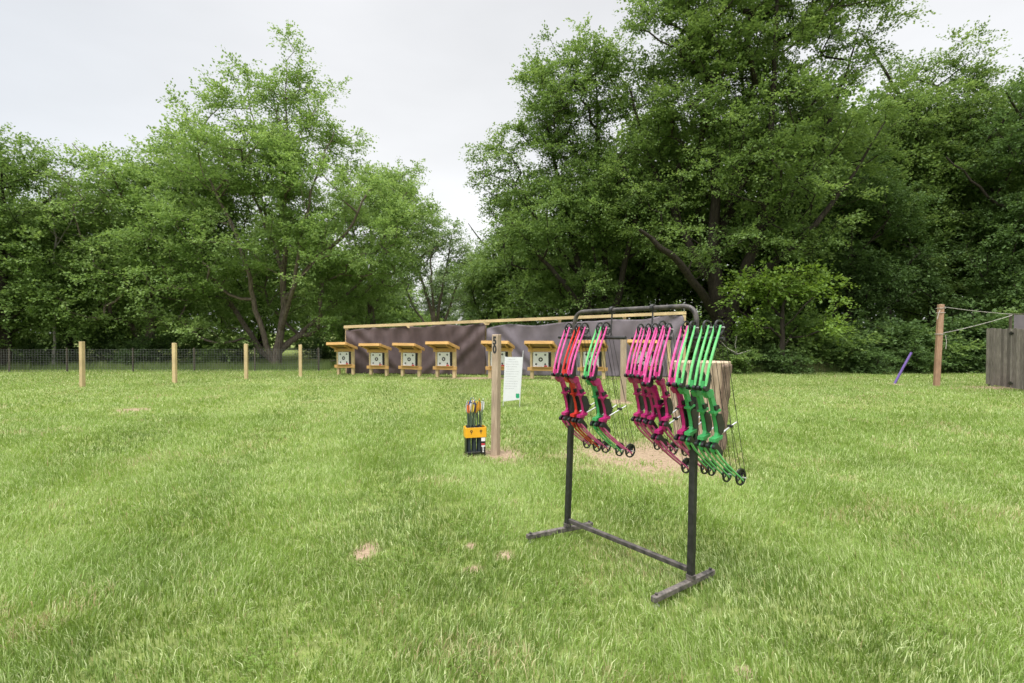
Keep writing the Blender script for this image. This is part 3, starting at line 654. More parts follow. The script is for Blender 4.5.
# understory shrubs
sprot = []
for s_ in range(3):
    root = empty('shrub', (0, 0, 0), 0, 'x', 'shrub', 'shrubs along the edge of the wood')
    e = [(0, 0, .75, 1.25, 1.0, .8, 1), (random.uniform(-.6, .6), 0, 1.4, .8, .8, .6, .7)]
    A, O = sample_env(e, 110, .5, .9, .3, 40+s_); k = A[:, 2] > .12; A = A[k]; O = O[k]
    st = [[(random.uniform(-.2, .2), random.uniform(-.2, .2), 0, .03), (random.uniform(-.5, .5), random.uniform(-.4, .4), .9, .015)] for _ in range(4)]
    pos, par, rad = grow(st, A, .006); wood_mesh('stem', pos, par, rad, M['bark_dark'], root, .005)
    leaf_mesh('foliage', A, O, M[['leaf_dark', 'leaf_mid', 'leaf_dark'][s_]], root, twigs=6, per=11, tl=.5, size=.10, up=.35, tintb=.5)
    sprot.append(root)
sspec = [(-60, 25, 1.2), (15, 26, 1.0), (60, 25, .85), (110, 26.5, 1.1), (160, 25.5, .9), (205, 26, 1.1), (240, 27, .8), (325, 33, 1.0), (365, 31, 1.3), (405, 36, 1.4), (460, 35, 1.5), (530, 30, 1.5), (590, 27, 1.3), (650, 25.5, 1.2),
         (738, 21.8, .8), (770, 23, 1.35), (815, 23.4, 1.5), (850, 22.6, 1.15), (885, 23.6, 1.6), (925, 22.8, 1.2), (960, 23.4, 1.5), (1000, 22.5, 1.5), (1060, 22, 1.4), (870, 21.5, .7), (700, 24.5, 1.3), (955, 22.0, .75), (785, 21.6, .7), (835, 22.2, .8), (905, 21.9, .7), (985, 21.8, .8), (135, 24.6, .7), (35, 24.8, .75), (220, 24.8, .6)]
ln = rn = 0
for i, (px, Y, s_) in enumerate(sorted(sspec)):
    o = sprot[i] if i < 3 else copy_tree(sprot[random.randrange(3)])
    Y -= 1.0 if px > 700 else .6
    o.location = (at(px, 350, Y).x, Y, -.1); o.rotation_euler = (0, 0, random.uniform(0, 6.28)); o.scale = (s_*1.2, s_, s_*random.uniform(.8, 1.1))
    if px < 420: o['label'] = 'shrub at the foot of the left wood, %s from the left' % ordn[ln]; ln += 1
    else: o['label'] = 'shrub at the foot of the right wood, %s from the left' % ordn[rn]; rn += 1

# bare dead tree
Y = 23.6; B = Vector((at(52, 366, Y).x, Y, 0)); root = empty('dead_tree', B, 0, 'thin grey leafless dead tree rising between the leafy trees on the left', 'tree')
st = stempx(B, Y, [[(54, 372, 0, 0.0720), (54, 330, 0, 0.0600), (55, 270, 0, 0.0480), (54, 230, 0, 0.0390), (49, 195, 0, 0.0240), (46, 165, 0, 0.0120), (45, 150, 0, 0.0048)], [(54, 240, 0, 0.0300), (60, 200, 0, 0.0210), (62, 165, 0, 0.0072)],
                   [(49, 200, 0, 0.0150), (38, 175, .3, 0.0072), (33, 158, .4, 0.0036)], [(55, 215, 0, 0.0150), (68, 185, -.3, 0.0072), (73, 165, -.3, 0.0036)], [(54, 250, 0, 0.0180), (70, 225, -.3, 0.0090), (80, 205, -.3, 0.0036)]])
A = np.array([s[-1][:3] for s in st])
extra = A[rng.integers(0, 5, 40)]+rng.normal(0, .5, (40, 3)); extra[:, 2] -= .4
pos, par, rad = grow(st, extra, .006); wood_mesh('trunk', pos, par, rad, M['bark_dead'], root, .004)

# tall unmown grass at the wood edge
def tall():
    n = 60000; px = np.concatenate([rng.uniform(735, 985, n*2//3), rng.uniform(-40, 330, n//3)]); n = len(px)
    y = np.where(px > 500, rng.uniform(20.8, 24.6, n), rng.uniform(22.0, 26.2, n)); x = (px-512)/512*y
    tallf = np.exp(-((px-800)/45)**2)
    cl = vnoise(x*2.1, y*2.1, seed=8)*.6+vnoise(x*6, y*6, seed=18)*.4; L = rng.uniform(.10, .36, n)*(.3+1.3*cl)*(1+1.3*tallf*rng.random(n)); W = rng.uniform(.006, .012, n)
    a = rng.uniform(0, 6.28, n); ln_ = rng.uniform(.05, .5, n)
    z = np.zeros(n)
    V = np.stack([np.stack([x-W, y, z], 1), np.stack([x+W, y, z], 1), np.stack([x+W*.6+np.cos(a)*ln_*L*.3, y+np.sin(a)*ln_*L*.3, L*.6], 1), np.stack([x-W*.6+np.cos(a)*ln_*L*.3, y+np.sin(a)*ln_*L*.3, L*.6], 1), np.stack([x+np.cos(a)*ln_*L, y+np.sin(a)*ln_*L, L*.95], 1)], 1)
    t = np.clip(.1+.5*cl+.3*(rng.random(n)-.5)+tallf*.45*rng.random(n), 0, 1); b = (np.arange(n)*5)[:, None]
    o = np_mesh('tall_grass', V.reshape(-1, 3), b+np.array([[0, 1, 2, 3]]), b+np.array([[3, 2, 4]]), M['tallgrass'], attrs={'tint': np.repeat(t, 5)})
    tag(o, 'unmown tall grass and straw stalks along the wood edge', 'grass', kind='stuff')
tall()

# ------------------------------------------------------------------ fences, posts
# wire fence along the left wood
root = empty('wire_fence', ground(60, 372.3), 0, 'low dark welded wire fence in front of the left wood', 'fence')
b0 = root.location
a = ground(-110, 372.6)-b0; b = ground(322, 371)-b0; H_ = .92; nvec = (b-a); LL = nvec.length; dv = nvec/LL
mb = MB()
for k in range(int(LL/.11)+1):
    p = a+dv*(k*.11); q_ = .0024
    mb.beam(p+Vector((0, 0, .02)), p+Vector((0, 0, H_)), q_*2, q_*2, bev=0)
for z in np.linspace(.03, H_, 10): mb.beam(a+Vector((0, .004, z)), b+Vector((0, .004, z)), .0048, .0048, bev=0)
mb.build('wire_mesh', M['wire'], root)
k = 0
for px in (-60, 5, 62, 128, 190, 252, 318):
    p = a.lerp(b, (px+110)/432); m_ = MB().beam(p+Vector((0, .04, -.05)), p+Vector((0, .04, H_+.06)), .05, .05); m_.build('fence_post', M['dark_timber'], root)

# four yellow posts
nm = ['tallest and leftmost yellow pine post standing on the lawn', 'yellow pine post on the lawn, second from the left', 'yellow pine post on the lawn left of the big maple trunk', 'shortest yellow pine post right of the big maple trunk']
for i, (px, yb, yt) in enumerate([(82.5, 387, 341.6), (174.8, 383, 343), (246.3, 379.3, 344), (300.5, 376.4, 344.7)]):
    g = ground(px, yb); h = at(px, yt, g.y).z
    o = MB().box((0, 0, h/2-.1), (.105, .105, h+.2), Matrix.Rotation(R(8*i-10), 3, 'Z'), .006)
    o = o.build('wooden_post', M['pine'], loc=g); tag(o, nm[i], 'post', 'yellow pine posts along the lawn')

# ------------------------------------------------------------------ archery butts
def cushion_face():
    pass
def make_stand():
    root = empty('target_stand', (0, 0, 0), 0, 'x', 'target stand', 'archery target stands in front of the tarp')
    # local: x to the right, y away from the shooter, back frame at y=.0
    for x in (-.345, .345):
        MB().box((x, .0, .47), (.11, .10, 1.04), None, .004).build('leg', M['pine'], root)
    MB().box((0, -.073, .325), (.96, .045, .115), None, .004).build('shelf_board', M['cedar_x'], root)
    MB().box((0, -.02, .392), (.66, .26, .02), None, .003).build('shelf', M['cedar_x'], root)
    MB().box((0, -.073, .955), (.92, .045, .12), None, .004).build('top_board', M['cedar_x'], root)
    a = Vector((0, -.56, 1.20)); b = Vector((0, .15, 1.01)); mid = (a+b)/2; L = (b-a).length; ang = math.atan2(b.z-a.z, b.y-a.y)
    rm = Matrix.Rotation(ang, 3, 'X')
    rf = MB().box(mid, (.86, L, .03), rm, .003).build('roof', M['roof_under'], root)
    n_ = rm @ Vector((0, 0, 1)); yv = rm @ Vector((0, 1, 0))
    MB().box(a+yv*-.0205, (.90, .04, .10), rm, .004).build('fascia', M['cedar_x'], rf)
    for s in (-1, 1): MB().box(mid+Vector((s*.4505, 0, 0)), (.04, L, .10), rm, .004).build('fascia', M['cedar_y'], rf)
    for s in (-.33, .33): MB().beam((s, -.10, .985), (s, -.50, 1.125), .038, .06).build('brace', M['cedar_y'], root)
    MB().box((-.02, .03, .63), (.60, .20, .48), None, .01).build('foam_block', M['foam'], root)
    face = MB().box((-.045, -.0745, .625), (.50, .005, .50)).build('target_face', M['white'], root)
    yy = -.079
    MB().ring_y((-.045, .64), .030, .072, yy, yy+.001).build('printed_ring', M['ink'], face)
    for sx in (-1, 1):
        for sz in (-1, 1): MB().ring_y((-.045+sx*.15, .64+sz*.155), .006, .034, yy, yy+.001, 14).build('printed_ring', M['ink'], face)
    MB().box((.12, yy, .425), (.11, .001, .045)).build('red_print', M['red_ink'], face)
    return root
stand0 = make_stand()
where = ['leftmost target stand, overhanging the left end of the brown tarp', 'target stand second from the left in front of the brown tarp', 'target stand third from the left in front of the brown tarp',
         'target stand fourth from the left, nearest to the numbered post on its left', 'target stand half hidden behind the numbered post', 'target stand just right of the white notice sheet',
         'target stand seen between the pink and red bows on the left of the rack', 'target stand seen behind the middle cluster of pink bows']
for i, (px, yb, s_) in enumerate([(346, 374.6, .98), (379, 375.6, .99), (411, 376.3, 1.0), (446, 377.3, 1.03), (500, 378, 1.07), (542.5, 378.8, 1.08), (593, 379.2, 1.08), (645, 379.6, 1.1)]):
    o = stand0 if i == 0 else copy_tree(stand0)
    g = ground(px, yb); o.location = g; o.rotation_euler = (R(random.uniform(-1.2, 1.2)), R(random.uniform(-1.5, 1.5)), R(-20+random.uniform(-5, 5))); o.scale = (s_*random.uniform(.97, 1.03), s_, s_*random.uniform(.98, 1.02)); o['label'] = where[i]

# ------------------------------------------------------------------ tarp backdrop with its timber frame
DL = 20.2; DR = 18.3
def bd(px, z):     # a point of the backdrop plane
    f = (px-345)/(684-345); Yd = DL+(DR-DL)*f*(1/(1+.0*f)); return Vector(((px-512)/512*Yd, Yd, z))
root = empty('backdrop_frame', bd(515, 0), 0, 'long yellow timber rail on posts carrying the dark tarps', 'frame'); b0 = root.location.copy()
def ztop(px): f = (px-345)/339; Yd = DL+(DR-DL)*f; return CAMH+(333-(327-14*f))/512*Yd
MB().beam(bd(344, ztop(344))-b0, bd(686, ztop(686))-b0, .045, .11).build('top_rail', M['pine_x'], root)
for px in (346, 410, 485, 560, 625, 684):
    p = bd(px, 0)-b0; p.y += .10 if px < 680 else 0.0; t = ztop(px)-(.06 if px != 684 else .08)
    MB().beam(p+Vector((0, 0, -.1)), p+Vector((0, 0, t)), .10, .10).build('post', M['pine'], root)
for px in (410, 487):
    p = bd(px, ztop(px)-.085)-b0; p.y -= .03
    MB().prism_y([(p.x-.16, p.z+.05), (p.x+.16, p.z+.05), (p.x+.07, p.z-.06), (p.x-.07, p.z-.06)], p.y-.02, p.y+.01).build('bracket', M['pine_x'], root)
def tarp(px0, px1, mat, label, seed, sag, corner=False):
    nx, nz = 150, 34; b0 = bd((px0+px1)/2, 0); V = []
    for i in range(nx+1):
        f = i/nx; px = px0+(px1-px0)*f; base = bd(px, 0)-b0
        zt = ztop(px)-.06-sag*(abs(math.sin(f*math.pi*2.5+seed))**.8)-.03*math.sin(f*23+seed)
        if corner: zt -= .12*math.exp(-((1-f)*0)) * (1-f)*1.0
        for j in range(nz+1):
            g = j/nz; z = .0+zt*g
            fold = .035*math.sin(f*46+seed+1.8*math.sin(g*3))*(.3+g*.7)+.022*math.sin(f*91+g*4+seed*2)
            # diagonal pulls from the top corners
            d0 = f*(px1-px0)/27.; dd = d0-(1-g)*1.7
            fold += .055*math.exp(-(dd*1.6)**2)*math.sin(dd*9)*(1 if g > .1 else .5)
            d1 = (1-f)*(px1-px0)/27.-(1-g)*1.9; fold += .045*math.exp(-(d1*1.5)**2)*math.sin(d1*8)
            fold += .03*math.sin(f*7+g*5+seed)
            V.append((base.x+.02*math.sin(g*9+f*30), base.y+fold-.03, z))
    q = []
    for i in range(nx):
        for j in range(nz): a = i*(nz+1)+j; q.append((a, a+nz+1, a+nz+2, a+1))
    o = np_mesh('tarp', V, q, mat=mat, smooth=True); o.location = b0
    sm = o.modifiers.new('thick', 'SOLIDIFY'); sm.thickness = .004
    tag(o, label, 'tarp', 'tarps hung behind the targets')
tarp(346, 485.5, M['tarp_brown'], 'dark brown wrinkled tarp hanging behind the left target stands', 1.0, .045)
tarp(486, 682.5, M['tarp_grey'], 'greyish purple wrinkled tarp hanging behind the right target stands', 2.2, .065, True)

# ------------------------------------------------------------------ numbered post, notice, quiver stand
g = ground(495.5, 454.5); root = empty('numbered_post', g, R(-30), 'weathered timber post with black number 50 beside the arrow stand', 'post')
h = at(496, 334.5, g.y).z; sh = Matrix(((1, 0, .012), (0, 1, 0), (0, 0, 1)))
p_ = MB().box((0, 0, h/2-.1), (.092, .092, h+.2), None, .005); p_.v = [sh @ v for v in p_.v]; p_.build('shaft', M['grey_post'], root)
def text_mesh(txt, size, mat, parent, loc, rot, name, ext=.001, bold=0, sx=1):
    cu = bpy.data.curves.new(name, 'FONT'); cu.body = txt; cu.size = size; cu.extrude = ext; cu.align_x = 'CENTER'; cu.align_y = 'CENTER'; cu.offset = bold
    t = bpy.data.objects.new(name, cu); C.objects.link(t); bpy.context.view_layer.update()
    me = bpy.data.meshes.new_from_object(t); bpy.data.objects.remove(t); bpy.data.curves.remove(cu)
    me.materials.clear(); me.materials.append(mat)
    o = bpy.data.objects.new(name, me); C.objects.link(o); o.parent = parent; o.location = loc; o.rotation_euler = rot; o.scale = (sx, 1, 1); return o
for k, ch in enumerate('50'):
    text_mesh(ch, .142, M['ink'], root, (.012*h-.003, -.0475, h-.085-.112*k), (R(90), 0, 0), 'number', .0008, .0065, .8)

g = ground(513, 407.5); root = empty('notice_board', g, R(-10), 'white rules sheet with small green clover between two thin stakes', 'sign')
D_ = g.y; wS = .37
zt = at(513, 357, D_).z; zb = at(513, 401, D_).z
cs = [(-wS/2-.03, zb-.015), (wS/2-.035, zb+.035), (wS/2+.03, zt+.0), (-wS/2+.015, zt)]
o_sheet = MB().prism_y(cs, -.003, .003).build('sheet', M['sheet'], root)
for s, x0, x1, top in ((-1, -wS/2-.035, -wS/2+.012, zt+.02), (1, wS/2-.045, wS/2+.035, zt+.14)):
    MB().tube([(x0, .009, 0), (x1, .009, top)], .006, 6).build('stake', M['sheet'], root)
m_ = MB(); rows = 13; random.seed(3)
for k in range(rows):
    z = zt-.05-k*(zt-zb)*.72/rows; f = (zt-z)/(zt-zb); xs = -.14+(-.045)*f; x = xs+(.03 if k in (0, 4, 8) else 0)
    end = (.14-.05*f) if k % 4 else .05
    while x < end:
        w_ = random.uniform(.012, .04); 
        if x+w_ > end: break
        m_.box((x+w_/2, -.0035, z-.0), (w_, .001, .009)); x += w_+.008
m_.build('text_line', M['grey_ink'], o_sheet)
m_ = MB(); cx, cz = wS/2-.085, zb+.115
for k in range(4):
    a = R(45+90*k); c_ = (cx+.024*math.cos(a), cz+.03*math.sin(a)); m_.disc_y(c_, .023, -.0045-.0002*k, -.003, 12, 1, 1.3)
m_.prism_y([(cx-.003, cz-.06), (cx+.003, cz-.062), (cx+.003, cz), (cx-.003, cz)], -.0042, -.003)
m_.build('clover_mark', M['clover'], o_sheet)

g = ground(474.5, 456.5); g.y += .08; QR = R(14)
root = empty('arrow_stand', g, QR, 'black floor quiver stand with yellow top band holding arrows', 'quiver')
W_, Dp = .255, .16
zb0, zb1 = .255, .405
MB().box((0, 0, .045), (W_, Dp, .03), None, .004).build('base_tray', M['black_plastic'], root)
for x in (-W_/2+.012, W_/2-.012):
    for y in (-Dp/2+.012, Dp/2-.012):
        MB().box((x, y, .012), (.024, .024, .045), None, .003).build('foot', M['black_plastic'], root)
m_ = MB()
m_.box((W_/2-.006, 0, .155), (.010, Dp-.004, .19)); m_.build('side_panel', M['black_plastic'], root)
m_ = MB(); m_.box((-W_/2+.006, 0, .155), (.010, Dp-.004, .19)); m_.build('side_panel', M['black_plastic'], root)
m_ = MB()
for (cx_, cy_, sx_, sy_) in ((0, -Dp/2, W_+.02, .008), (0, Dp/2, W_+.02, .008), (-W_/2-.006, 0, .008, Dp-.01), (W_/2+.006, 0, .008, Dp-.01)):
    m_.box((cx_, cy_, (zb0+zb1)/2-.02), (sx_, sy_, zb1-zb0-.02), None, .002)
for x in (-.09, -.03, .03, .09): m_.box((x-.03 if x > -.09 else -.12, 0, zb1-.05), (.004, Dp-.012, .03))
band = m_.build('top_band', M['yellow'], root)
m_ = MB()
for x in (-.06, .065):
    m_.ring_y((x, zb0+.075), .008, .016, -Dp/2-.006, -Dp/2-.0045, 12); m_.box((x, -Dp/2-.005, zb0+.05), (.006, .002, .03))
m_.build('arrow_mark', M['ink'], band)
tb = []
for x in (-.085, -.015, .055):
    for y in (-.035, .04):
        m_ = MB(); m_.tube([(x, y, .061), (x, y, .39)], .026, 12, cap=False); m_.tube([(x, y, .39), (x, y, .061)], .024, 12, cap=False); m_.build('tube', mat_plain('dark_tube', (.03, .04, .055), .3), root); tb.append((x, y))
# stickers and lettering on the front corner panel
fp = MB().box((W_/2-.035, -Dp/2-.0005, .15), (.062, .006, .20), None, .001).build('front_panel', M['black_plastic'], root)
fx = W_/2-.034; fy = -Dp/2-.005
MB().box((fx, fy, .218), (.05, .002, .045)).build('sticker', M['white'], fp)
MB().box((fx, fy, .155), (.046, .002, .024)).build('sticker', M['red_ink'], fp)
MB().box((fx, fy, .131), (.046, .002, .018)).build('sticker', M['white'], fp)
text_mesh('S', .05, M['white'], fp, (fx, fy, .098), (R(90), 0, 0), 'lettering', .0008, .001)
text_mesh('a', .045, M['white'], fp, (fx, fy, .068), (R(90), 0, 0), 'lettering', .0008, .001)
# arrows: separate things standing in the tubes
ap = [(.75, .75, .75), (.85, .18, .03), (.80, .38, .03), (.03, .06, .35), (.62, .62, .66), (.75, .05, .25), (.8, .55, .05)]
an = ['white', 'red', 'orange', 'blue', 'silver', 'pink', 'yellow']
amat = [mat_plain('fletching_'+n_, c, .5) for n_, c in zip(an, ap)]
shm = mat_plain('arrow_shaft_dark', (.03, .05, .05), .35); shm2 = mat_plain('arrow_shaft_green', (.10, .14, .11), .35)
Rq = Matrix.Rotation(QR, 3, 'Z')
def make_arrow(fm, sm, L=.665):
    r_ = empty('arrow', (0, 0, 0), 0, 'x', 'arrow', 'arrows standing in the quiver stand')
    MB().tube([(0, 0, 0), (0, 0, L-.02)], .006, 6).build('shaft', sm, r_)
    for k in range(3):
        a = R(90+120*k); c_, s_ = math.cos(a), math.sin(a)
        poly = [(.004, L-.155), (.019, L-.13), (.022, L-.06), (.014, L-.035), (.004, L-.035)]
        vs = [(c_*x-s_*.0008, s_*x+c_*.0008, z) for x, z in poly]+[(c_*x+s_*.0008, s_*x-c_*.0008, z) for x, z in poly]; n_ = 5
        m_ = MB().add(vs, [tuple(range(5)), tuple(range(9, 4, -1))]+[(i, i+5, (i+1) % 5+5, (i+1) % 5) for i in range(5)])
        m_.build('fletching', fm, r_)
    MB().tube([(0, 0, L-.02), (0, 0, L)], .0042, 6).build('nock', fm, r_)
    return r_
apro = [make_arrow(amat[i], shm if i % 3 else shm2) for i in range(7)]
seq = [0, 4, 6, 2, 0, 3, 1, 2, 5, 6, 3, 1, 0, 6, 2, 4, 2, 6, 0, 2, 6, 0, 2, 6]; used = set(); cnt_col = {}
spots_a = [(t, k) for k in range(3) for t in range(6)]
xs_sorted = sorted(range(24), key=lambda i: (tb[i % 6][0], i))
for rank, i in enumerate(xs_sorted):
    t = tb[i % 6]; ci = seq[rank]
    o = apro[ci] if ci not in used else copy_tree(apro[ci]); used.add(ci)
    off = Vector((t[0]+random.uniform(-.011, .011), t[1]+random.uniform(-.011, .011), .064))
    off.z = .064; o.location = g+Rq @ off; o.scale = (1, 1, random.uniform(.94, 1.04))
    o.rotation_euler = (random.uniform(-.03, .03), random.uniform(-.06, .06)+(t[0]+.01)*.9, random.uniform(0, 6))
    o['label'] = '%s fletched arrow in the quiver stand, %s arrow counting from the left' % (an[ci], ordn[rank])

# ------------------------------------------------------------------ lane posts behind the rack
g = ground(623.3, 401.5); h = at(623, 337.5, g.y).z
o = MB().box((0, 0, h/2-.1), (.105, .105, h+.2), Matrix.Rotation(R(20), 3, 'Z'), .006).build('wooden_post', M['grey_post'], loc=g)
tag(o, 'pale timber post seen between the two groups of bows', 'post')
g = ground(671, 409); h = at(669, 340, g.y).z
o = MB().beam((0, 0, -.1), (-.06, 0, h), .06, .06).build('wooden_post', M['pine'], loc=g)
tag(o, 'thin leaning timber post just left of the log', 'post')

# big standing log
def make_log():
    g = ground(705.5, 455); D_ = g.y; g.y += .38; c0 = g
    root = empty('standing_log', g, 0, 'thick debarked log section standing upright behind the rack', 'log')
    x0, x1 = at(675, 361, D_+.2).x-g.x, at(734.5, 361, D_+.2).x-g.x; h = at(700, 363, D_+.15).z
    b0_, b1_ = at(681, 455, D_+.2).x-g.x, at(728, 445, D_+.2).x-g.x
    n = 72; nz = 22; V = []; q = []; tt = []
    for j in range(nz+1):
        f = j/nz; z = -.05+(h+.05)*f; cx_ = (b0_+b1_)/2*(1-f)+(x0+x1)/2*f; rx = (b1_-b0_)/2*(1-f)+(x1-x0)/2*f
        for i in range(n):
            a = 2*math.pi*i/n
            r_ = 1+.05*math.sin(3*a+1)+.035*math.sin(7*a+.6*f)+.022*math.sin(17*a+2*f)+.02*math.sin(29*a+math.sin(f*5))
            # split channels
            for ca, dp, wd in ((-1.85, .10, .07), (-1.3, .13, .06), (-.85, .09, .08), (-2.3, .08, .05), (-.45, .07, .05)):
                dd = (a-2*math.pi if a > math.pi else a)-(ca+.05*math.sin(f*6+ca)); r_ -= dp*math.exp(-(dd/wd)**2)
            r_ += .01*math.sin(f*25+5*a)
            V.append((cx_+rx*r_*math.cos(a), .36*r_*math.sin(a)*(.9+.1*f), z))
    for j in range(nz):
        for i in range(n): i2 = (i+1) % n; q.append((j*n+i, j*n+i2, (j+1)*n+i2, (j+1)*n+i))
    o = np_mesh('log_body', V, q, mat=M['log'], parent=root, smooth=True)
    top = [(v[0]*1.0, v[1]) for v in V[nz*n:]]; m_ = MB(); m_.prism_z(top, h-.012, h+.006); m_.build('cut_end', M['log_end'], root)
    # strip of remaining bark on the right side
    Vb = []; qb = []; ii = [k for k in range(n) if -1.05 < (2*math.pi*k/n-(2*math.pi if 2*math.pi*k/n > math.pi else 0)) < -.25]
    ii.sort(key=lambda k: 2*math.pi*k/n)
    for j in range(nz+1):
        for k in ii:
            v = V[j*n+k]; s_ = 1.035+.02*math.sin(k*2.3+j); cx_ = (b0_+b1_)/2*(1-j/nz)+(x0+x1)/2*(j/nz)
            Vb.append((cx_+(v[0]-cx_)*s_, v[1]*s_, v[2]-.02*(j == nz)-.0))
    m = len(ii)
    for j in range(nz):
        for i in range(m-1): qb.append((j*m+i, j*m+i+1, (j+1)*m+i+1, (j+1)*m+i))
    ob = np_mesh('bark_strip', Vb, qb, mat=M['logbark'], parent=root, smooth=True); sm = ob.modifiers.new('t', 'SOLIDIFY'); sm.thickness = .02; sm.offset = -1
make_log()

# ------------------------------------------------------------------ right side: pole, ropes, purple stake, board fence, canvas
g = ground(936.3, 386.5); T_ = at(941, 304.5, g.y)
root = empty('timber_pole', g, 0, 'tall reddish square timber pole with cords tied to it on the right', 'pole')
MB().beam((0, 0, -.1), T_-g, .135, .135, up=(.25, 1, 0), bev=.012).build('shaft', M['pole'], root)
for f, dz in ((.955, 0), (.90, 0), (.64, 0)):
    p = (T_-g)*f; m_ = MB(); q_ = .078
    m_.tube([p+Vector((sx*q_, sy*q_, 0)) for sx, sy in ((-1, -1), (1, -1), (1, 1), (-1, 1), (-1, -1))], .009, 6); m_.build('cord_wrap', M['rope'], root)
p = (T_-g)*.93; MB().tube([p+Vector((-.1, -.1, 0)), p+Vector((-.15, -.12, -.08)), p+Vector((-.2, -.12, -.27))], .008, 6).build('cord_tail', M['rope'], root)
p = (T_-g)*.63; MB().tube([p+Vector((.1, -.1, 0)), p+Vector((.12, -.12, -.2)), p+Vector((.10, -.12, -.42))], .008, 6).build('cord_tail', M['rope'], root)
E1 = at(1012, 314.2, 15.9)
def rope(a, b, sag, label):
    m_ = MB(); a = Vector(a); b = Vector(b)
    m_.tube([a.lerp(b, k/10)+Vector((0, 0, -sag*4*(k/10)*(1-k/10)))-a for k in range(11)], .0075, 6)
    tag(m_.build('rope', M['rope'], loc=a), label, 'rope')
rope(at(944, 307, g.y-.09), E1, .02, 'upper cord from the pole top to the grey canvas')
rope(at(943.5, 333, g.y-.09), E1+Vector((0, -.01, -.03)), .03, 'lower cord rising from the pole to the grey canvas')
root = empty('canvas_screen', Vector((E1.x, E1.y, 0)), 0, 'grey canvas panel showing above the board fence', 'screen')
MB().beam((0, 0.04, 0), (0, 0.04, E1.z+.02), .06, .06).build('pole', M['dark_timber'], root)
MB().beam((1.9, 0.04, 0), (1.9, 0.04, E1.z+.02), .06, .06).build('pole', M['dark_timber'], root)
MB().tube([(0, 0.0, E1.z), (.95, 0, E1.z+.03), (1.9, 0.0, E1.z)], .014, 6).build('top_bar', M['dark_timber'], root)
MB().box((.97, -.02, E1.z-.33), (1.86, .01, .62), None, .002).build('canvas', M['tarp_grey'], root)
a = ground(894.3, 383.5); b = at(911.5, 352.5, a.y-.1)
o = MB().tube([(0, 0, -.03)]+[tuple((b-a)*f) for f in (.5, 1)], .036, 10).build('purple_stake', M['purple'], loc=a, smooth=True)
tag(o, 'purple round stake leaning right out of the lawn', 'stake')

# board fence
a = ground(986, 385.5); dv = (ground(1024, 391.6)-a); dv.normalize(); Hf = 1.72
root = empty('board_fence', a, 0, 'weathered grey vertical board fence with black hinges at the right edge', 'fence'); nrm = Vector((-dv.y, dv.x, 0)); 
if nrm.dot(Vector((0, 0, 0))-a) < 0: nrm = -nrm
x = 0; i = 0; random.seed(5)
Rf = Matrix.Rotation(math.atan2(dv.y, dv.x), 3, 'Z')
while x < 4.2:
    wd = .138; p = dv*(x+wd/2)+nrm*random.uniform(0, .006)
    hh = Hf+random.uniform(-.018, .018)
    MB().box(p+Vector((0, 0, hh/2+.03)), (wd-.013, .018, hh-.05), Rf, .003).build('board', M['fence'], root)
    x += wd; i += 1
for z in (.35, 1.45): MB().box(dv*2.1-nrm*.03+Vector((0, 0, z)), (4.2, .04, .09), Rf, .002).build('rail', M['fence'], root)
for k, xx in enumerate((.05, 2.1, 4.15)): MB().box(dv*xx-nrm*.10+Vector((0, 0, .85)), (.09, .09, 1.75), Rf, .002).build('post', M['fence'], root)
hx = 1.16
for z in (.18, Hf-.13):
    m_ = MB(); m_.box(dv*hx+nrm*.018+Vector((0, 0, z)), (.20, .012, .045), Rf, .003); m_.box(dv*hx+nrm*.019+Vector((0, 0, z)), (.06, .014, .10), Rf, .003)
    m_.build('hinge', M['black_metal'], root)
MB().box(dv*hx+nrm*.014+Vector((0, 0, .88)), (.035, .01, 1.62), Rf, .002).build('edge_strip', mat_wood('grey_board_light', (.2, .18, .16), (.36, .33, .3)), root)

# dead branches beside the log
Y = 20.5; B = Vector((at(738, 366, Y).x, Y, 0)); root = empty('fallen_branch', B, 0, 'pale bare fallen branches lying right of the log', 'branch')
st = stempx(B, Y, [[(752, 366, 0, .03), (738, 356, 0, .025), (727, 348, 0, .02), (718, 338, 0, .01)], [(724, 360, 0, .03), (738, 354, -.2, .022), (752, 350, -.2, .012)], [(738, 356, 0, .02), (735, 345, 0, .014), (737, 336, 0, .008)]])
pos, par, rad = grow(st, np.array([s[-1][:3] for s in st])+rng.normal(0, .1, (3, 3)), .006); wood_mesh('branch_wood', pos, par, rad, M['bark_dead'], root, .004)

# ------------------------------------------------------------------ the bow rack
Lb = Vector((.4372, 4.0226, 0)); Rb = Vector((1.1128, 3.1609, 0)); rd = (Rb-Lb).normalized(); ud = Vector((-rd.y, rd.x, 0))   # ud: away-right
root = empty('bow_rack', (Lb+Rb)/2, 0, 'black tubular metal rack standing on the lawn with bows hung on it', 'rack'); o0 = root.location.copy()
def P(v, z=None):
    v = Vector(v)-o0
    if z is not None: v.z = z
    return v
RL = math.atan2(rd.y, rd.x); Rr = Matrix.Rotation(RL, 3, 'Z')
ht = 1.762; tl_, tr_ = Lb+rd*.055+ud*.025, Rb+rd*.0+ud*.048
LT, RT = Vector((tl_.x, tl_.y, ht)), Vector((tr_.x, tr_.y, ht+.008))
for nm_, B_, T2 in (('l', Lb, LT), ('r', Rb, RT)):
    b_ = P(B_, .066); t_ = P(T2); m_ = MB(); mid_ = b_.lerp(t_, .80)
    m_.beam(b_, mid_, .040, .040, up=ud, bev=.004); m_.build('upright', M['black_metal'], root)
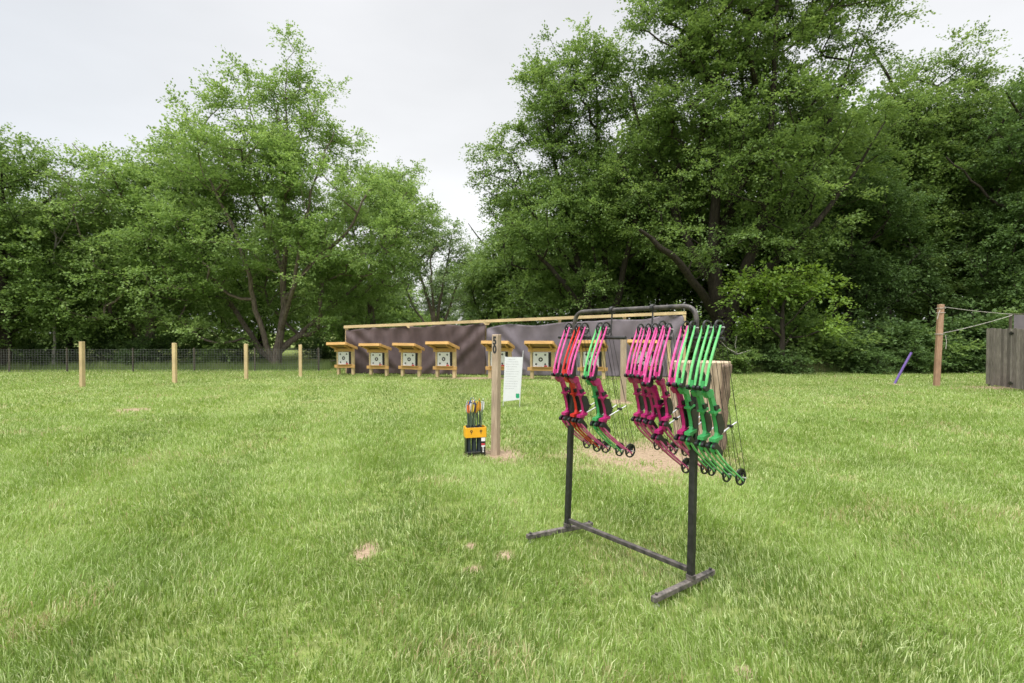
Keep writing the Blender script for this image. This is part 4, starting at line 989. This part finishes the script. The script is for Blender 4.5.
# bent round top bar
rc = .10; pts = []
Lm = Lb.lerp(LT, .8); Lm.z = .07+(ht-.07)*.8; Rm = Rb.lerp(RT, .8); Rm.z = .07+(ht-.07)*.8
a0 = LT-Vector((0, 0, 0)); xdir = (RT-LT).normalized(); dl = (LT-Lm).normalized(); dr = (RT-Rm).normalized()
pts.append(Lm-dl*.02)
c_l = LT-dl*rc; c_r = RT-dr*rc
pts.append(c_l)
for k in range(1, 7):
    a = k/7; pts.append((c_l*(1-a)**2)+LT*2*a*(1-a)+(LT+xdir*rc)*a*a)
for k in range(0, 9): pts.append((LT+xdir*rc).lerp(RT-xdir*rc, k/8))
for k in range(1, 7):
    a = k/7; pts.append((RT-xdir*rc)*(1-a)**2+RT*2*a*(1-a)+c_r*a*a)
pts += [c_r, Rm-dr*.02]
MB().tube([P(p) for p in pts], .0162, 12).build('top_bar', M['worn_metal'], root, smooth=True)
# feet
for B_, am, bm_, fd in ((Lb, ground(532, 541, .05), ground(598, 527.5, .05), 0), (Rb, ground(657.5, 602.5, .05), ground(717.5, 573.5, .05), 0)):
    dl_ = (bm_-am); dl_.z = 0; dl_.normalize(); off_ = (Vector((B_.x, B_.y, 0))-Vector((am.x, am.y, 0))); off_ = off_-dl_*off_.dot(dl_); am = am+off_; bm_ = bm_+off_
    f_ = MB().beam(P(am, .052), P(bm_, .052), .036, .036, bev=.004).build('foot', M['foot_metal'], root)
    for e_ in (am, bm_):
        dd = ((am+bm_)/2-e_).normalized(); p = P(e_+dd*.03)
        MB().tube([(p.x, p.y, .031), (p.x, p.y, .012)], .009, 8).tube([(p.x, p.y, .013), (p.x, p.y, -.002)], .019, 10).build('levelling_foot', M['silver'], f_)
        MB().tube([(p.x, p.y, .0745), (p.x, p.y, .082)], .010, 6).build('bolt', M['worn_metal'], f_)
MB().beam(P(Lb+rd*.022, .125), P(Rb-rd*.022, .125), .032, .032, bev=.004).build('stretcher', M['worn_metal'], root)
for B_ in (Lb, Rb): MB().tube([P(B_, .073), P(B_, .10)], .031, 10).build('weld_collar', M['foot_metal'], root)
# four hanging rails
def railpt(px, Yoff=0):
    k = (px-512)/F/math.cos(PITCH); s = (k*Lb.y-Lb.x)/(rd.x-k*rd.y); return s
ZR = 1.566
for (p0, p1, hang) in ((559, 590.5, 0), (596.5, 625.7, 1), (632, 671.5, 1), (677, 724, 0)):
    s0, s1 = railpt(p0), railpt(p1); a = Lb+rd*s0; b = Lb+rd*s1
    offs = ud*0
    m_ = MB().tube([P(a+offs, ZR), P(b+offs, ZR)], .012, 10); r_ = m_.build('hanging_rail', M['black_metal'], root, smooth=True)
    if hang:
        mid = (a+b)/2+offs; f_ = ((mid-LT).dot(xdir)); MB().tube([P(mid, ZR), P(LT+xdir*f_)], .0055, 8).build('hanger_rod', M['black_metal'], r_)
        tp = P(LT+xdir*f_); MB().tube([tp-xdir*.012, tp+xdir*.012], .027, 12).build('hanger_ring', M['black_metal'], r_)

# ------------------------------------------------------------------ compound bows
t_dir = Vector((.2502, 0, -.968)); n_dir = Vector((-.968, 0, -.2502)); Z0 = .072
def bp(a, n): v = t_dir*a+n_dir*n; return (v.x-.0, v.z+Z0)
def bpv(a, n, y=0): x, z = bp(a, n); return Vector((x, y, z))
LA = .965
def limb_curve(sgn):
    # from axle to pocket; sgn +1 upper, -1 lower
    pts = [(-.012, .006), (.03, .038), (.08, .082), (.14, .132), (.20, .178), (.26, .214), (.305, .236)]
    return [(a if sgn > 0 else LA-a, n) for a, n in pts]
def make_bow(limb_m, riser_m, label):
    r_ = empty('compound_bow', (0, 0, 0), 0, label, 'bow', 'compound bows hung on the rack')
    for sg in (1, -1):
        for y in (-.0195, .0195):
            pts = [bpv(a, n, y) for a, n in limb_curve(sg)]
            MB().sweep(pts, [.010, .012, .013, .0135, .0135, .0135, .0135], [.006, .007, .008, .009, .009, .009, .008]).build('limb', limb_m, r_)
    # riser: outline in (a, n)
    oa = [(.262, .232), (.300, .246), (.335, .228), (.372, .196), (.43, .186), (.475, .188), (.50, .178), (.56, .172), (.60, .176), (.628, .196), (.655, .220), (.668, .243), (.700, .235)]
    ob = [(.694, .208), (.672, .196), (.655, .168), (.625, .150), (.60, .138), (.55, .132), (.50, .140), (.475, .128), (.455, .122), (.425, .142), (.375, .150), (.345, .158), (.315, .186), (.27, .205)]
    nm_ = len(ob); mid_n = lambda a: np.interp(a, [.26, .30, .34, .37, .43, .48, .56, .60, .63, .66, .70], [.215, .218, .195, .172, .163, .160, .154, .158, .172, .200, .222])
    sq = lambda a, n: (a, float(mid_n(a)+(n-mid_n(a))*.74))
    poly = [bp(*sq(a, n)) for a, n in oa+ob]
    m_ = MB().prism_y(poly, -.0115, .0115); rs = m_.build('riser', riser_m, r_)
    MB().prism_y([bp(a, n) for a, n in ((.33, .235), (.372, .21), (.36, .16), (.33, .168))], -.018, .018).build('riser_lug', riser_m, rs)
    MB().prism_y([bp(a, n) for a, n in ((.620, .222), (.638, .226), (.644, .148), (.624, .140))], -.020, .020).build('riser_lug', riser_m, rs)
    MB().prism_y([bp(a, n) for a, n in ((.464, .190), (.476, .190), (.480, .125), (.468, .122))], -.020, .018).build('arrow_shelf', riser_m, rs)
    MB().prism_y([bp(a, n) for a, n in ((.432, .176), (.458, .174), (.458, .135), (.436, .140))], -.024, .004).build('arrow_rest', M['black_plastic'], rs)
    gp = [(.486, .150), (.50, .118), (.53, .110), (.56, .106), (.59, .108), (.612, .124), (.618, .150), (.60, .168), (.55, .166), (.50, .172)]
    m_ = MB().prism_y([bp(a, n) for a, n in gp], -.017, .017); m_.build('grip', M['black_plastic'], r_)
    for sg in (1, -1):
        f = (lambda a: a) if sg > 0 else (lambda a: LA-a)
        pk = [(.225, .180), (.25, .172), (.32, .212), (.322, .236), (.304, .244), (.27, .214)]
        m_ = MB().prism_y([bp(f(a), n) for a, n in pk], -.027, -.012); m_.prism_y([bp(f(a), n) for a, n in pk], .012, .027)
        m_.disc_y(bp(f(.303), .240), .014, .012, .029, 14); m_.disc_y(bp(f(.303), .240), .014, -.029, -.012, 14)
        m_.build('limb_pocket', M['black_plastic'], r_)
        # cam / idler wheel
        c_ = bp(f(.004), -.004); rr = .046 if sg > 0 else .053
        m_ = MB().ring_y(c_, rr-.009, rr, -.005, .005, 26)
        m_.disc_y(c_, .013, -.009, .009, 12)
        for k in range(4 if sg < 0 else 3):
            a = k*math.pi*2/(4 if sg < 0 else 3)+.5; d = (math.cos(a), math.sin(a)); nx = (-d[1]*.004, d[0]*.004)
            m_.prism_y([(c_[0]+nx[0], c_[1]+nx[1]), (c_[0]-nx[0], c_[1]-nx[1]), (c_[0]+d[0]*(rr-.005)-nx[0], c_[1]+d[1]*(rr-.005)-nx[1]), (c_[0]+d[0]*(rr-.005)+nx[0], c_[1]+d[1]*(rr-.005)+nx[1])], -.0035, .0035)
        if sg < 0: m_.disc_y((c_[0]+.012, c_[1]+.012), .028, .006, .011, 16)
        cam_ = m_.build('cam', M['black_plastic'], r_)
        x, z = c_; MB().tube([(x, -.036, z), (x, .036, z)], .0045, 8).build('axle', M['silver'], cam_)
    s0 = bpv(.01, -.048); s1 = bpv(LA-.01, -.055)
    MB().tube([s0, s1], .0017, 5).tube([s0.lerp(s1, .42), s0.lerp(s1, .56)], .0026, 6).build('bowstring', M['string'], r_)
    sl = bpv(.628, -.004, .022)
    MB().tube([bpv(.02, .034, -.004), sl+Vector((0, -.004, 0)), bpv(LA-.03, .02, .004)], .0016, 5).tube([bpv(.0, -.03, .012), sl+Vector((.012, 0, 0)), bpv(LA-.02, -.03, .008)], .0016, 5).build('cable', M['string'], r_)
    MB().tube([bpv(.642, .17, .020), bpv(.630, -.075, .024)], .0048, 8).build('cable_guard', M['silver'], r_)
    MB().box(bpv(.629, -.004, .022), (.022, .03, .016), None, .002).build('cable_slide', M['black_plastic'], r_)
    return r_
pink0 = make_bow(M['pink_limb'], M['pink'], 'x'); green0 = make_bow(M['green_limb'], M['green'], 'x'); red0 = make_bow(M['red'], M['red'], 'x')
base_rot = math.atan2(ud.y, ud.x)
# (centre px of limb pair at the axle, kind, scale, yaw deg, tilt deg, label)
bows = [
 (568.3, 'p', 1.0, 6, 0, 'pink compound bow hanging alone outside the left upright, leftmost on the rack'),
 (578.3, 'r', 1.0, 3, 1, 'red compound bow, the only red one, beside the left upright'),
 (584.2, 'p', 1.0, 0, 0, 'pink compound bow pressed against the right side of the red bow'),
 (599.8, 'g', 1.0, 2, 0, 'green compound bow in the left half of the rack behind a pink one'),
 (605.8, 'p', 1.0, -2, -1, 'pink compound bow in front of the green bow in the left half of the rack'),
 (640.3, 'p', .87, 3, 0, 'pink compound bow, leftmost of the five pink bows in the middle cluster'),
 (647.8, 'p', .87, 2, 0, 'pink compound bow, second from the left in the middle cluster of five'),
 (654.5, 'p', .88, 0, 0, 'pink compound bow, third from the left in the middle cluster of five'),
 (662.0, 'p', 1.02, -3, -1, 'longest pink compound bow, hanging lowest in the middle cluster'),
 (668.5, 'p', .87, 2, 0, 'pink compound bow, rightmost of the five pink bows in the middle cluster'),
 (685.5, 'p', .98, 3, 0, 'pink compound bow beside the green bows, left of the right upright'),
 (692.8, 'g', .98, 2, 0, 'green compound bow just left of the right upright'),
 (706.5, 'g', 1.0, -1, 0, 'green compound bow just right of the right upright'),
 (718.5, 'g', 1.0, -3, 0, 'green compound bow at the right end of the rack, rightmost of all'),
]
used = set(); random.seed(9)
for px, kd, s_, yaw, tilt, lab in bows:
    src = {'p': pink0, 'g': green0, 'r': red0}[kd]
    o = src if kd not in used else copy_tree(src); used.add(kd)
    p = Lb+rd*railpt(px); hang = 596 < px < 670
    p = p+ud*0; p.z = ZR-.002+0
    o.location = p; o.rotation_euler = (0, R(tilt), base_rot+R(yaw)+random.uniform(-.03, .03)); o.scale = (s_, s_, s_); o['label'] = lab
bpy.context.view_layer.update()
